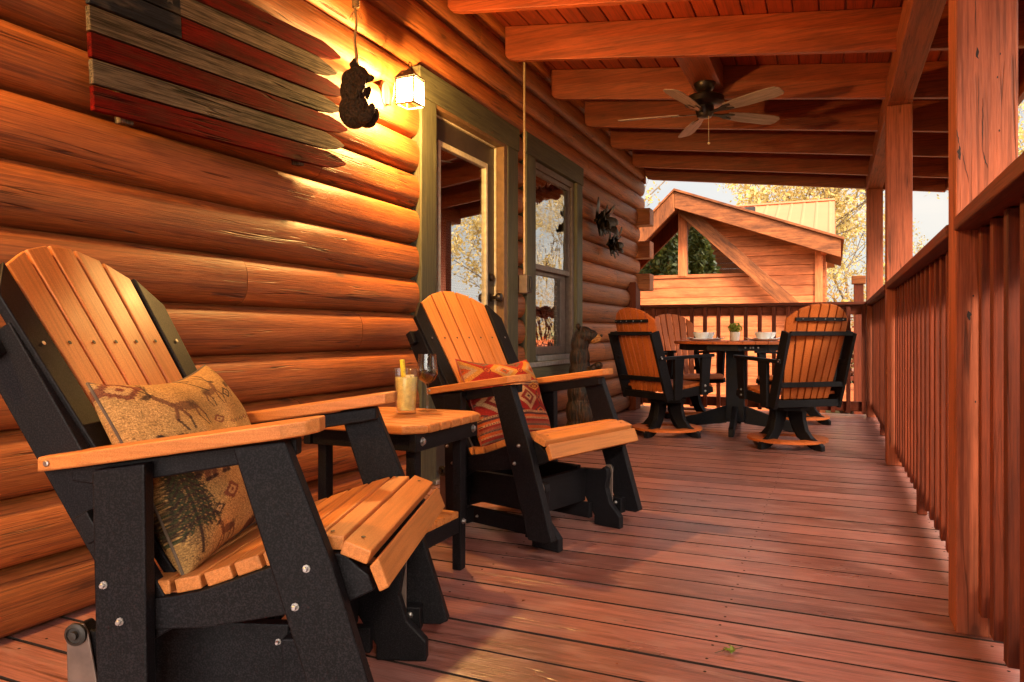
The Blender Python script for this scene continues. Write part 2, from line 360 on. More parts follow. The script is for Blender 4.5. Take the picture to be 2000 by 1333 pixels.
# ------------------------------------------------------------------ mesh builder
class MB:
    def __init__(s): s.v = []; s.f = []; s.gc = []; s.rv = []; s.mi = []; s.m = 0
    def add(s, verts, faces, gc=None, rv=None):
        o = len(s.v); s.v += [tuple(p) for p in verts]
        s.f += [tuple(i + o for i in f) for f in faces]
        k = random.random() if rv is None else rv
        s.mi += [s.m] * len(faces)
        sh = (random.uniform(0, 40), random.uniform(0, 40), random.uniform(0, 40))
        gc = gc or verts
        s.gc += [(g[0] + sh[0], g[1] + sh[1], g[2] + sh[2]) for g in gc]
        s.rv += [k] * len(verts)
        return s
    def box(s, lo, hi, M_=None, axis=None, rv=None):
        c = [(lo[i] + hi[i]) / 2 for i in range(3)]; h = [abs(hi[i] - lo[i]) / 2 for i in range(3)]
        if axis is None: axis = max(range(3), key=lambda i: h[i])
        o = [axis, (axis + 1) % 3, (axis + 2) % 3]
        vs, gs = [], []
        for x in (-1, 1):
            for y in (-1, 1):
                for z in (-1, 1):
                    p = (c[0] + x * h[0], c[1] + y * h[1], c[2] + z * h[2])
                    l = (x * h[0], y * h[1], z * h[2])
                    gs.append((l[o[0]], l[o[1]], l[o[2]]))
                    vs.append(tuple(M_ @ Vector(p)) if M_ is not None else p)
        return s.add(vs, [(0, 1, 3, 2), (4, 6, 7, 5), (0, 4, 5, 1), (2, 3, 7, 6), (0, 2, 6, 4), (1, 5, 7, 3)], gs, rv)
    def beam(s, p, q, wd, ht, up=(0, 0, 1), rv=None):
        """box from p to q, wd across, ht along up"""
        p, q = Vector(p), Vector(q); a = (q - p); L = a.length; a.normalize()
        side = a.cross(Vector(up)).normalized(); u = side.cross(a).normalized()
        m = Matrix((a, side, u)).transposed().to_4x4(); m.translation = (p + q) / 2
        return s.box((-L / 2, -wd / 2, -ht / 2), (L / 2, wd / 2, ht / 2), m, 0, rv)
    def prism(s, pts, t0, t1, M_=None, plane='xz', rv=None):
        """extrude outline pts; plane xz -> thickness along y; xy -> z; yz -> x"""
        n = len(pts)
        def P(a, b, t): return {'xz': (a, t, b), 'xy': (a, b, t), 'yz': (t, a, b)}[plane]
        vs = [P(a, b, t0) for a, b in pts] + [P(a, b, t1) for a, b in pts]
        xs = [p[0] for p in pts]; ys = [p[1] for p in pts]
        sw = (max(ys) - min(ys)) > (max(xs) - min(xs))
        gs = [((b, a, t) if sw else (a, b, t)) for t in (t0, t1) for a, b in pts]
        area = sum(pts[i][0] * pts[(i + 1) % n][1] - pts[(i + 1) % n][0] * pts[i][1] for i in range(n))
        fs = [tuple(range(n)), tuple(range(2 * n - 1, n - 1, -1))] + [(i, i + n, (i + 1) % n + n, (i + 1) % n) for i in range(n)]
        if M_ is not None: vs = [tuple(M_ @ Vector(v)) for v in vs]
        return s.add(vs, fs, gs, rv)
    def tube(s, pts, rad, n=10, cap=True, rv=None):
        pts = [Vector(p) for p in pts]
        if isinstance(rad, (int, float)): rad = [rad] * len(pts)
        vs, gs = [], []; prev = None; L = 0
        for i, p in enumerate(pts):
            d = (pts[min(i + 1, len(pts) - 1)] - pts[max(i - 1, 0)]).normalized()
            if prev is None:
                a = d.orthogonal().normalized()
            else:
                a = (prev - d * prev.dot(d))
                a = a.normalized() if a.length > 1e-6 else d.orthogonal().normalized()
            prev = a; b = d.cross(a)
            if i: L += (pts[i] - pts[i - 1]).length
            for k in range(n):
                t = 2 * math.pi * k / n
                vs.append(tuple(p + (a * math.cos(t) + b * math.sin(t)) * rad[i])); gs.append((L, math.cos(t) * rad[i], math.sin(t) * rad[i]))
        fs = [(i * n + k, i * n + (k + 1) % n, (i + 1) * n + (k + 1) % n, (i + 1) * n + k) for i in range(len(pts) - 1) for k in range(n)]
        if cap: fs += [tuple(range(n - 1, -1, -1)), tuple(range((len(pts) - 1) * n, len(pts) * n))]
        return s.add(vs, fs, gs, rv)
    def lathe(s, prof, c=(0, 0, 0), n=24, M_=None, rv=None):
        vs = []; fs = []
        for r, z in prof:
            for k in range(n):
                t = 2 * math.pi * k / n
                p = Vector((r * math.cos(t), r * math.sin(t), z))
                if M_ is not None: p = M_ @ p
                vs.append((p.x + c[0], p.y + c[1], p.z + c[2]))
        m = len(prof)
        fs = [(i * n + k, i * n + (k + 1) % n, (i + 1) * n + (k + 1) % n, (i + 1) * n + k) for i in range(m - 1) for k in range(n)]
        if prof[0][0] > 1e-5: fs.append(tuple(range(n - 1, -1, -1)))
        if prof[-1][0] > 1e-5: fs.append(tuple(range((m - 1) * n, m * n)))
        return s.add(vs, fs, None, rv)
    def ball(s, c, r, n=12, M_=None):
        r = (r, r, r) if isinstance(r, (int, float)) else r
        vs = []; fs = []; m = n // 2 + 1
        for i in range(m + 1):
            a = math.pi * i / m
            for k in range(n):
                t = 2 * math.pi * k / n
                p = Vector((r[0] * math.sin(a) * math.cos(t), r[1] * math.sin(a) * math.sin(t), r[2] * math.cos(a)))
                if M_ is not None: p = M_ @ p
                vs.append((p.x + c[0], p.y + c[1], p.z + c[2]))
        fs = [(i * n + k, (i + 1) * n + k, (i + 1) * n + (k + 1) % n, i * n + (k + 1) % n) for i in range(m) for k in range(n)]
        return s.add(vs, fs)
    def build(s, name, material, parent=None, bevel=0., smooth=False, origin=None, seg=2):
        me = bpy.data.meshes.new(name)
        o = (0, 0, 0) if origin is None else origin
        me.from_pydata([(a - o[0], b - o[1], c - o[2]) for a, b, c in s.v], [], s.f)
        at = me.attributes.new('gc', 'FLOAT_VECTOR', 'POINT'); at.data.foreach_set('vector', np.array(s.gc, 'f').ravel())
        ar = me.attributes.new('rv', 'FLOAT', 'POINT'); ar.data.foreach_set('value', np.array(s.rv, 'f'))
        for mm in (material if isinstance(material, (list, tuple)) else [material]): me.materials.append(mm)
        if max(s.mi): me.polygons.foreach_set('material_index', s.mi)
        import bmesh
        bm = bmesh.new(); bm.from_mesh(me); bmesh.ops.recalc_face_normals(bm, faces=bm.faces); bm.to_mesh(me); bm.free()
        if smooth:
            me.polygons.foreach_set('use_smooth', [True] * len(me.polygons))
            if smooth != 'all': me.set_sharp_from_angle(angle=R(38))
        ob = bpy.data.objects.new(name, me); COL.objects.link(ob)
        if origin is not None: ob.location = o
        if parent is not None: ob.parent = parent
        if bevel:
            b = ob.modifiers.new('bevel', 'BEVEL'); b.width = bevel; b.segments = seg; b.limit_method = 'ANGLE'; b.angle_limit = R(35)
        return ob

def tag(o, label=None, cat=None, group=None, kind=None):
    for k, v in (('label', label), ('category', cat), ('group', group), ('kind', kind)):
        if v: o[k] = v
    return o
def empty(name, loc=(0, 0, 0), rz=0., **kw):
    o = bpy.data.objects.new(name, None); COL.objects.link(o); o.location = loc; o.rotation_euler = (0, 0, rz); o.empty_display_size = .1
    return tag(o, **kw)
def kids(o): return [c for c in bpy.data.objects if c.parent == o]
def copy_tree(o, parent=None):
    c = o.copy(); COL.objects.link(c); c.parent = parent
    for ch in kids(o): copy_tree(ch, c)
    return c
def one(build_fn, name, m, parent, **kw):
    b = MB(); build_fn(b); return b.build(name, m, parent, **kw)

# ------------------------------------------------------------------ ground and deck
b = MB(); n = 60
vs = []; fs = []
for i in range(n + 1):
    for j in range(n + 1):
        x = -120 + 240 * i / n; y = -60 + 240 * j / n
        dd = max(0, y - 26)
        vs.append((x, y, -1.1 + dd * .03 + .25 * noise.noise(Vector((x * .05, y * .05, 0)))))
fs = [(i * (n + 1) + j, (i + 1) * (n + 1) + j, (i + 1) * (n + 1) + j + 1, i * (n + 1) + j + 1) for i in range(n) for j in range(n)]
b.add(vs, fs)
g = b.build('ground', M['ground'], smooth='all'); tag(g, kind='structure')
b = MB(); b.box((-3, 12.6, -.78), (9, 13.9, -.72)); p = b.build('path', M['gravel'], bevel=.02); tag(p, kind='structure')

b = MB(); y = -2.6; i = 0
while y < 7.80:
    x1 = .452 + random.uniform(-.008, .008)
    dz = random.uniform(-.0012, .0012)
    n0 = len(b.mi); b.box((-2.06, y, -.036 + dz), (x1, y + .1358, dz), axis=0)
    b.mi[n0 + 2] = 1; b.mi[n0 + 3] = 1           # long side faces coloured near black, painting in the shade between boards
    b.m = 1
    for xx in (-1.88, -1.08, -.28, .38):
        for yy in (.028, .109):
            jx, jy = random.uniform(-.008, .008), random.uniform(-.006, .006)
            b.lathe([(.0042, dz + .0002), (.0042, dz + .0006), (0, dz + .0006)], (xx + jx, y + yy + jy, 0), 7)
    b.m = 0
    y += .1462; i += 1
b.box((-2.06, 7.80, -.2), (.46, 7.84, -.004), axis=0)
for xx in (-1.9, -1.1, -.3, .36):
    b.box((xx, -2.6, -.23), (xx + .04, 7.79, -.04), axis=1)
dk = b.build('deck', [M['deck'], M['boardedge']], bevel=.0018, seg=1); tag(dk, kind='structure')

# ------------------------------------------------------------------ log cabin
cabin = empty('log_cabin', (-2.0, 3, 0), label='log cabin wall of rounded orange stained logs with glass door and window', cat='cabin')
OC = (-2.0, 3, 0)
def cpart(b, name, m, parent=None, **kw):
    ob = b.build(name, m, None, **kw)
    me = ob.data
    me.transform(Matrix.Translation((-OC[0], -OC[1], -OC[2])))
    ob.parent = parent or cabin
    return ob
XS, BUL, H = -1.990, .052, .1805
def course(b, y0, y1, za, zb, k, butt=True):
    # one log face piece: za..zb inside course k
    z0 = k * H + .006; nz = 14; ny = max(1, int((y1 - y0) / .12))
    zz = [max(za, k * H) + (min(zb, (k + 1) * H) - max(za, k * H)) * j / nz for j in range(nz + 1)]
    ph = random.uniform(0, 99); vs = []; gs = []
    for i in range(ny + 1):
        yy = y0 + (y1 - y0) * i / ny
        for z in zz:
            t = min(1, max(0, (z - k * H) / H)); u = abs(2 * t - 1)
            x = XS + BUL * (1 - u ** 2.6) ** .60 - (.012 if u > .985 else 0)
            x += .0025 * noise.noise(Vector((yy * 1.3 + ph, z * 9, ph)))
            vs.append((x, yy, z)); gs.append((yy, (z - k * H) * 1.35, 0))
    m = nz + 1
    # end rims so butt joints and ends read as solid
    fs = [(i * m + j, (i + 1) * m + j, (i + 1) * m + j + 1, i * m + j + 1) for i in range(ny) for j in range(nz)]
    o = len(vs)
    for yy, row in ((y0, 0), (y1, ny)):
        st = len(vs)
        for z in zz: vs.append((XS - .16, yy, z)); gs.append((yy, z, .1))
        fs += [(row * m + j, row * m + j + 1, st + j + 1, st + j) for j in range(nz)]
    b.add(vs, fs, gs)
b = MB()
openings = [(3.24, 4.36, 0, 2.167), (4.63, 5.80, .50, 2.166)]
breaks = {5: [-.3, 2.0], 6: [.6], 7: [1.02, 6.9], 8: [2.42, 6.3], 9: [-.2, 6.6], 10: [.4], 11: [1.8], 12: [2.9, 6.0], 13: [.2, 5.15], 4: [2.7], 3: [.9, 6.5], 2: [2.3], 1: [.5], 0: [1.6], 14: [3.9], 15: [1.2, 6.8]}
for k in range(16):
    z0, z1 = k * H, (k + 1) * H
    yend = 7.43 if k < 6 else (7.84 if k % 2 == 0 else 7.78) if k < 12 else 8.06
    segs = [(-2.6, yend, z0, z1)]
    for (a, c, lo, hi) in openings:
        ns = []
        for (s0, s1, q0, q1) in segs:
            if q1 <= lo + 1e-3 or q0 >= hi - 1e-3 or s1 <= a or s0 >= c: ns.append((s0, s1, q0, q1)); continue
            ns += [(s0, a, q0, q1), (c, s1, q0, q1)]
            if q0 < lo: ns.append((a, c, q0, lo))
            if q1 > hi: ns.append((a, c, hi, q1))
        segs = ns
    for (s0, s1, q0, q1) in segs:
        cut = [s0] + [y for y in breaks.get(k, []) if s0 + .2 < y < s1 - .2] + [s1]
        for a, c in zip(cut[:-1], cut[1:]): course(b, a + .0015, c - .0015, q0, q1, k)
lw = cpart(b, 'log_wall', M['log'], smooth=True)
b = MB(); b.box((-2.2, -2.6, -.2), (-2.16, 3.2, 2.9)); b.box((-2.2, 5.84, -.2), (-2.16, 7.7, 2.9)); b.box((-2.2, 3.2, 2.2), (-2.16, 5.84, 2.9)); b.box((-2.2, 4.38, -.2), (-2.16, 4.6, 2.2)); b.box((-2.2, 4.6, -.2), (-2.16, 5.84, .45))
cpart(b, 'wall_backing', M['dark'])
b = MB()
b.box((-3.1, 3.0, -.1), (-3.05, 6.0, 2.4)); b.box((-3.05, 3.0, -.1), (-2.2, 3.05, 2.4)); b.box((-3.05, 5.95, -.1), (-2.2, 6.0, 2.4)); b.box((-3.05, 3.05, -.1), (-2.2, 5.95, -.06)); b.box((-3.05, 3.05, 2.36), (-2.2, 5.95, 2.4))
cpart(b, 'room_behind', M['dark'])
for zt in (2.165, 1.807, 1.452):                       # cross logs of the gable wall
    b = MB(); b.box((-2.03, 7.745, zt - .182), (-1.808, 7.93, zt), axis=0)
    cpart(b, 'log_end', M['log'], bevel=.008)
# gable end wall and main roof of the cabin (seen in the neighbour's glass)
b = MB()
for k in range(40):
    z = k * .18 - .6
    xw = -2.05 if z < 2.6 else -2.05 - (z - 2.6) * 1.1
    xl = -9 if z < 2.6 else -9 + (z - 2.6) * 1.1
    if xw - xl < .3: break
    b.box((xl, 7.76, z), (xw, 7.86, z + .174), axis=0)
cpart(b, 'gable_wall', M['log'], bevel=.02)
b = MB()
b.beam((-1.95, 2.7, 2.96), (-5.5, 2.7, 6.2), 11.2, .12, up=(0, 0, 1)); b.beam((-9.1, 2.7, 2.96), (-5.5, 2.7, 6.2), 11.2, .12, up=(0, 0, 1))
cpart(b, 'main_roof', M['fascia'])
b = MB(); b.prism([(7.40, 0), (7.60, 0), (7.60, 1.24), (7.40, 1.34)], -1.985, -1.875, plane='yz')
cpart(b, 'end_board', M['rail'], bevel=.003)

# door
XF = -1.926
door = MB()
door.box((-2.045, 3.35, 0.03), (-2.0, 4.213, .25)); door.box((-2.045, 3.35, 1.87), (-2.0, 4.213, 2.0), axis=1)
door.box((-2.045, 3.35, .25), (-2.0, 3.47, 1.87)); door.box((-2.045, 4.093, .25), (-2.0, 4.213, 1.87))
d = cpart(door, 'door', M['door'], bevel=.003)
b = MB(); b.box((-2.035, 3.47, .25), (-1.985, 3.497, 1.87)); b.box((-2.035, 4.066, .25), (-1.985, 4.093, 1.87)); b.box((-2.035, 3.4975, 1.838), (-1.985, 4.0655, 1.87)); b.box((-2.035, 3.4975, .25), (-1.985, 4.0655, .285))
f = cpart(b, 'glass_frame', M['cream'], d, bevel=.004)
b = MB(); b.box((-2.006, 3.497, .285), (-2.002, 4.066, 1.838)); cpart(b, 'glass_pane', M['pane'], d)
b = MB(); z = .30
while z < 1.83:
    b.add([(-2.024, 3.505, z), (-2.024, 4.06, z), (-2.012, 4.06, z + .0085), (-2.012, 3.505, z + .0085)], [(0, 1, 2, 3)]); z += .0145
cpart(b, 'blind', M['blind'], d)
b = MB(); mz = Matrix.Rotation(R(90), 4, 'Y'); b.lathe([(0, .0), (.028, 0), (.028, .008), (.012, .012), (.012, .035), (.027, .045), (.031, .06), (.025, .074), (0, .078)], (-2.0, 4.165, 1.03), 20, mz)
cpart(b, 'door_knob', M['bronze'], d, smooth=True)
b = MB(); b.lathe([(0, .0), (.026, 0), (.026, .012), (.02, .018), (0, .018)], (-2.0, 4.165, 1.16), 20, mz); cpart(b, 'deadbolt', M['bronze'], d, smooth=True)
b = MB(); b.box((-2.10, 4.216, 0.03), (-1.93, 4.29, 2.04)); b.box((-2.10, 3.30, 0.03), (-1.93, 3.347, 2.04)); b.box((-2.10, 3.3475, 2.002), (-1.93, 4.2155, 2.04), axis=1)
cpart(b, 'door_jamb', M['jamb'], bevel=.002)
b = MB(); b.box((-1.998, 4.208, .03), (-1.984, 4.2165, 2.0)); b.box((-1.998, 3.35, 1.9935), (-1.984, 4.2, 2.003)); cpart(b, 'weather_strip', M['barepaint'])
b = MB(); b.box((-2.1, 3.3, 0.003), (-1.90, 4.28, .028)); cpart(b, 'threshold', M['steel'], bevel=.003)
b = MB(); b.box((-2.0, 3.19, .004), (XF, 3.345, 2.02)); b.box((-2.0, 4.2705, .004), (XF, 4.435, 2.02)); b.box((-2.0, 3.17, 2.022), (XF + .004, 4.45, 2.172), axis=1)
cpart(b, 'door_trim', M['trim'], bevel=.004)
# window
b = MB(); b.box((-2.0, 4.585, .60), (XF, 4.752, 2.045)); b.box((-2.0, 5.66, .60), (XF, 5.80, 2.045)); b.box((-2.0, 4.575, 2.047), (XF + .004, 5.815, 2.195), axis=1); b.box((-2.0, 4.585, .47), (XF, 5.80, .598), axis=1)
wt = cpart(b, 'window_trim', M['trim'], bevel=.004)
wn = MB()
X0, X1 = -2.06, -1.955
wn.box((X0, 4.753, .6), (X1, 4.80, 2.044)); wn.box((X0, 5.612, .6), (X1, 5.659, 2.044)); wn.box((X0, 4.8005, 1.998), (X1, 5.6115, 2.044), axis=1)
win = cpart(wn, 'window', M['sash'], bevel=.003)
b = MB(); b.box((-2.0, 4.801, 1.27), (-1.972, 5.611, 1.31), axis=1); b.box((-2.0, 4.801, 1.965), (-1.972, 5.611, 1.997), axis=1); b.box((-2.0, 4.801, 1.3105), (-1.972, 4.83, 1.9645)); b.box((-2.0, 5.58, 1.3105), (-1.972, 5.611, 1.9645))
cpart(b, 'upper_sash', M['sash'], win, bevel=.003)
b = MB(); b.box((-2.045, 4.801, 1.24), (-2.015, 5.611, 1.30), axis=1); b.box((-2.045, 4.801, .64), (-2.015, 5.611, .70), axis=1); b.box((-2.045, 4.801, .7005), (-2.015, 4.84, 1.2395)); b.box((-2.045, 5.50, .7005), (-2.015, 5.611, 1.2395))
cpart(b, 'lower_sash', M['sash'], win, bevel=.003)
b = MB(); b.box((-1.992, 4.83, 1.31), (-1.988, 5.58, 1.965)); cpart(b, 'upper_pane', M['wavypane'], win)
b = MB(); b.box((-2.034, 4.84, .70), (-2.030, 5.50, 1.24)); cpart(b, 'lower_pane', M['wavypane'], win)
b = MB(); b.box((-2.06, 4.801, .6), (-1.93, 5.611, .638), axis=1); b.box((-2.0, 4.56, .565), (-1.895, 5.83, .598), axis=1)
cpart(b, 'window_sill', M['sashgrey'], win, bevel=.004)
b = MB(); z = .66
while z < 1.99:
    b.add([(-2.075, 4.82, z), (-2.075, 5.6, z), (-2.062, 5.6, z + .010), (-2.062, 4.82, z + .010)], [(0, 1, 2, 3)]); z += .04
cpart(b, 'window_blind', M['blind'], win)

# conduit and switch box
cd = empty('electrical_conduit', (-1.905, 4.49, 1.07), label='thin tan conduit pipe running down to small box between door and window', cat='conduit')
b = MB(); b.tube([(0, 0, 1.62), (0, 0, .13)], .0085, 10); b.lathe([(0, .62), (.012, .62), (.012, .65), (0, .65)], n=10); b.build('pipe', M['conduit'], cd, smooth=True)
b = MB(); b.box((-.03, -.035, 0), (.035, .035, .125)); bx = b.build('switch_box', M['strap'], cd, bevel=.006)
b = MB(); b.box((.0355, -.03, .008), (.045, .03, .117)); b.box((.0455, -.018, .03), (.056, .018, .095)); b.build('cover', M['iron'], bx, bevel=.003)

# ------------------------------------------------------------------ porch roof
proof = empty('porch_roof', (-.5, 3, 2.1), label='sloping porch roof of red stained rafters and tongue and groove boards', cat='roof')
OR_ = (-.5, 3, 2.1)
def rpart(b, name, m, parent=None, **kw):
    ob = b.build(name, m, None, **kw); ob.data.transform(Matrix.Translation((-OR_[0], -OR_[1], -OR_[2]))); ob.parent = parent or proof; return ob
SL = .128
def rz(x, base): return base - SL * (x + 1.93)
b = MB(); x = -2.16
while x < 1.02:
    b.prism([(x + .002, rz(x, 2.789)), (x + .126, rz(x + .126, 2.789)), (x + .126, rz(x + .126, 2.809)), (x + .002, rz(x, 2.809))], -2.6, 8.12, plane='xz')
    x += .131
# rewrite grain so boards run lengthwise
b.gc = [(g_[2] * 1.0, g_[0], g_[1]) for g_ in b.gc]
rpart(b, 'ceiling_boards', M['roofboard'], bevel=.004, seg=1)
b = MB(); b.prism([(-2.2, rz(-2.2, 2.815)), (1.08, rz(1.08, 2.815)), (1.08, rz(1.08, 2.85)), (-2.2, rz(-2.2, 2.85))], -2.65, 8.18, plane='xz'); rpart(b, 'roof_deck', M['metalroof'])
raf = [-2.28, -1.46, -.63, .2, 1.03, 1.85, 2.66, 3.476, 4.243, 5.081, 5.88, 6.66, 7.487]
def rafter(y, t=.04, drop=0):
    b = MB()
    pts = [(-1.935, rz(-1.935, 2.786)), (-1.935, rz(-1.935, 2.60)), (-1.915, rz(-1.915, 2.575) - drop), (-1.86, rz(-1.86, 2.566) - drop), (1.0, rz(1.0, 2.566) - drop), (1.0, rz(1.0, 2.786))]
    b.prism(pts, y, y + t); return b
for y in raf: rpart(rafter(y), 'rafter', M['rafter'], bevel=.003)
er_ = rafter(8.07, .045, .02); er_.box((-2.2, 8.071, 2.5), (-1.9355, 8.114, 2.81)); rpart(er_, 'end_rafter', M['rafter'], bevel=.003)
b = MB(); b.box((1.002, -2.6, 2.19), (1.04, 8.12, 2.42), axis=1); rpart(b, 'fascia_board', M['rafter'], bevel=.003)
b = MB(); b.box((.305, -1.6, 2.185), (.435, 4.86, 2.36), axis=1); b.box((.303, 4.862, 2.185), (.437, 8.10, 2.36), axis=1); rpart(b, 'header_beam', M['post'], bevel=.005)
b = MB(); b.box((-.87, 4.285, 2.465), (-.68, 5.079, 2.505), axis=1); b.box((-.87, 4.285, 2.5055), (-.83, 5.079, 2.64), axis=1); b.box((-.72, 4.285, 2.5055), (-.68, 5.079, 2.62), axis=1); rpart(b, 'fan_mount', M['rafter'], bevel=.003)
# grain of the ceiling is along y: posts
def post(y, z1, label, x0=.30, x1=.44, t=.14, m='post', name='porch_post', z0=0):
    b = MB(); b.box((x0, y, z0), (x1, y + t, z1), axis=2)
    o = b.build(name, M[m], origin=((x0 + x1) / 2, y + t / 2, z0), bevel=.005)
    tag(o, label, 'post', 'timber posts along the porch edge'); return o
post(2.237, 2.184, 'nearest thick pinkish timber porch post with dark knots and long cracks', t=.135)
np1 = bpy.data.objects['porch_post']
post(4.93, 2.184, 'second timber post along the railing with the header beam joint on it')
post(7.70, 2.184, 'farthest timber porch post where side and back railings meet')
post(-.6, 2.184, 'timber porch post outside the picture behind the camera')

def flaw(pts, wd, nm):
    # knot or crack recessed look: thin dark split on the post's front face, pts in (x, z)
    b = MB(); n = len(pts); L_ = []; R_ = []
    for i, (x, z) in enumerate(pts):
        ww = wd * (math.sin(math.pi * (i + .35) / (n - .3)) if n > 2 else 1) * random.uniform(.7, 1.2)
        L_.append((x - ww, z)); R_.append((x + ww, z))
    b.prism(L_ + R_[::-1], 2.2362, 2.2372)
    o = b.build(nm, M['boardedge']); o.data.transform(Matrix.Translation((-.37, -(2.237 + .0675), 0))); o.parent = np1
def jag(x0, z0, x1, z1, n=9, a=.0012): return [(x0 + (x1 - x0) * i / n + random.uniform(-a, a), z0 + (z1 - z0) * i / n) for i in range(n + 1)]
flaw(jag(.345, 1.72, .347, 1.585), .0007, 'crack'); flaw(jag(.349, 1.555, .350, 1.525, 5, .002), .0035, 'knot')
flaw(jag(.352, 1.48, .352, 1.37), .0005, 'crack'); flaw(jag(.362, 1.42, .361, 1.28), .0011, 'crack'); flaw(jag(.361, 1.28, .372, 1.235), .0012, 'crack')
flaw(jag(.303, 1.345, .309, 1.30), .001, 'crack'); flaw(jag(.308, 1.30, .309, 1.262, 5, .002), .0038, 'knot'); flaw(jag(.315, 1.28, .33, 1.20), .0007, 'crack')
for (x, z) in ((.400, 1.53), (.394, 1.47), (.398, 1.33), (.34, .9), (.345, .62)): flaw([(x, z + .003), (x, z), (x, z - .003)], .002, 'nail_hole')
flaw(jag(.36, .75, .358, .40), .0008, 'crack'); flaw(jag(.330, .86, .331, .835, 5, .002), .005, 'knot')

# railings
GRP_R = 'red stained railing sections round the porch'
def railing_side(y0, y1, label, supports=()):
    e = empty('railing', (.40, y0, 0), label=label, cat='railing', group=GRP_R)
    L = y1 - y0
    def P(bb, nm, m='rail', **kw): return bb.build(nm, M[m], e, **kw)
    b = MB(); b.box((-.105, .001, 1.073), (.055, L - .001, 1.11), axis=1); P(b, 'top_rail', bevel=.004)
    b = MB(); b.box((-.0185, .001, .965), (.018, L - .001, 1.071), axis=1); P(b, 'sub_rail', bevel=.003)
    b = MB(); b.box((-.0185, .001, .084), (.018, L - .001, .17), axis=1); P(b, 'bottom_rail', bevel=.003)
    n = round(L / .150); sp = L / n
    for i in range(n):
        yy = sp * (i + .5)
        if any(abs(y0 + yy - s) < .06 for s in supports): continue
        b = MB(); b.box((-.058, yy - .019, .083), (-.0195, yy + .019, 1.070), axis=2); P(b, 'baluster', bevel=.003)
    for s in supports:
        b = MB(); b.box((-.059, s - y0 - .02, .002), (-.0195, s - y0 + .02, 1.070), axis=2); P(b, 'support_post', bevel=.004)
railing_side(-.45, 2.235, 'nearest porch railing section running past the thick pinkish post', ())
railing_side(2.374, 4.928, 'middle porch railing section between the first and second timber posts', (3.65,))
railing_side(5.072, 7.698, 'far porch railing section beyond the second timber post', (6.35,))
e = empty('railing', (-.8, 7.74, 0), label='back railing across the porch end behind the dining table', cat='railing', group=GRP_R)
b = MB(); b.box((-1.175, -.07, 1.078), (1.098, .07, 1.108), axis=0); b.build('top_rail', M['rail'], e, bevel=.004)
b = MB(); b.box((-1.16, .0, .985), (1.098, .035, 1.076), axis=0); b.build('sub_rail', M['rail'], e, bevel=.003)
b = MB(); b.box((-1.16, .0, .045), (1.098, .035, .14), axis=0); b.build('bottom_rail', M['rail'], e, bevel=.003)
xx = -1.10
while xx < 1.08:
    b = MB(); b.box((xx - .019, -.04, .03), (xx + .019, -.0015, 1.075), axis=2); b.build('baluster', M['rail'], e, bevel=.003); xx += .136

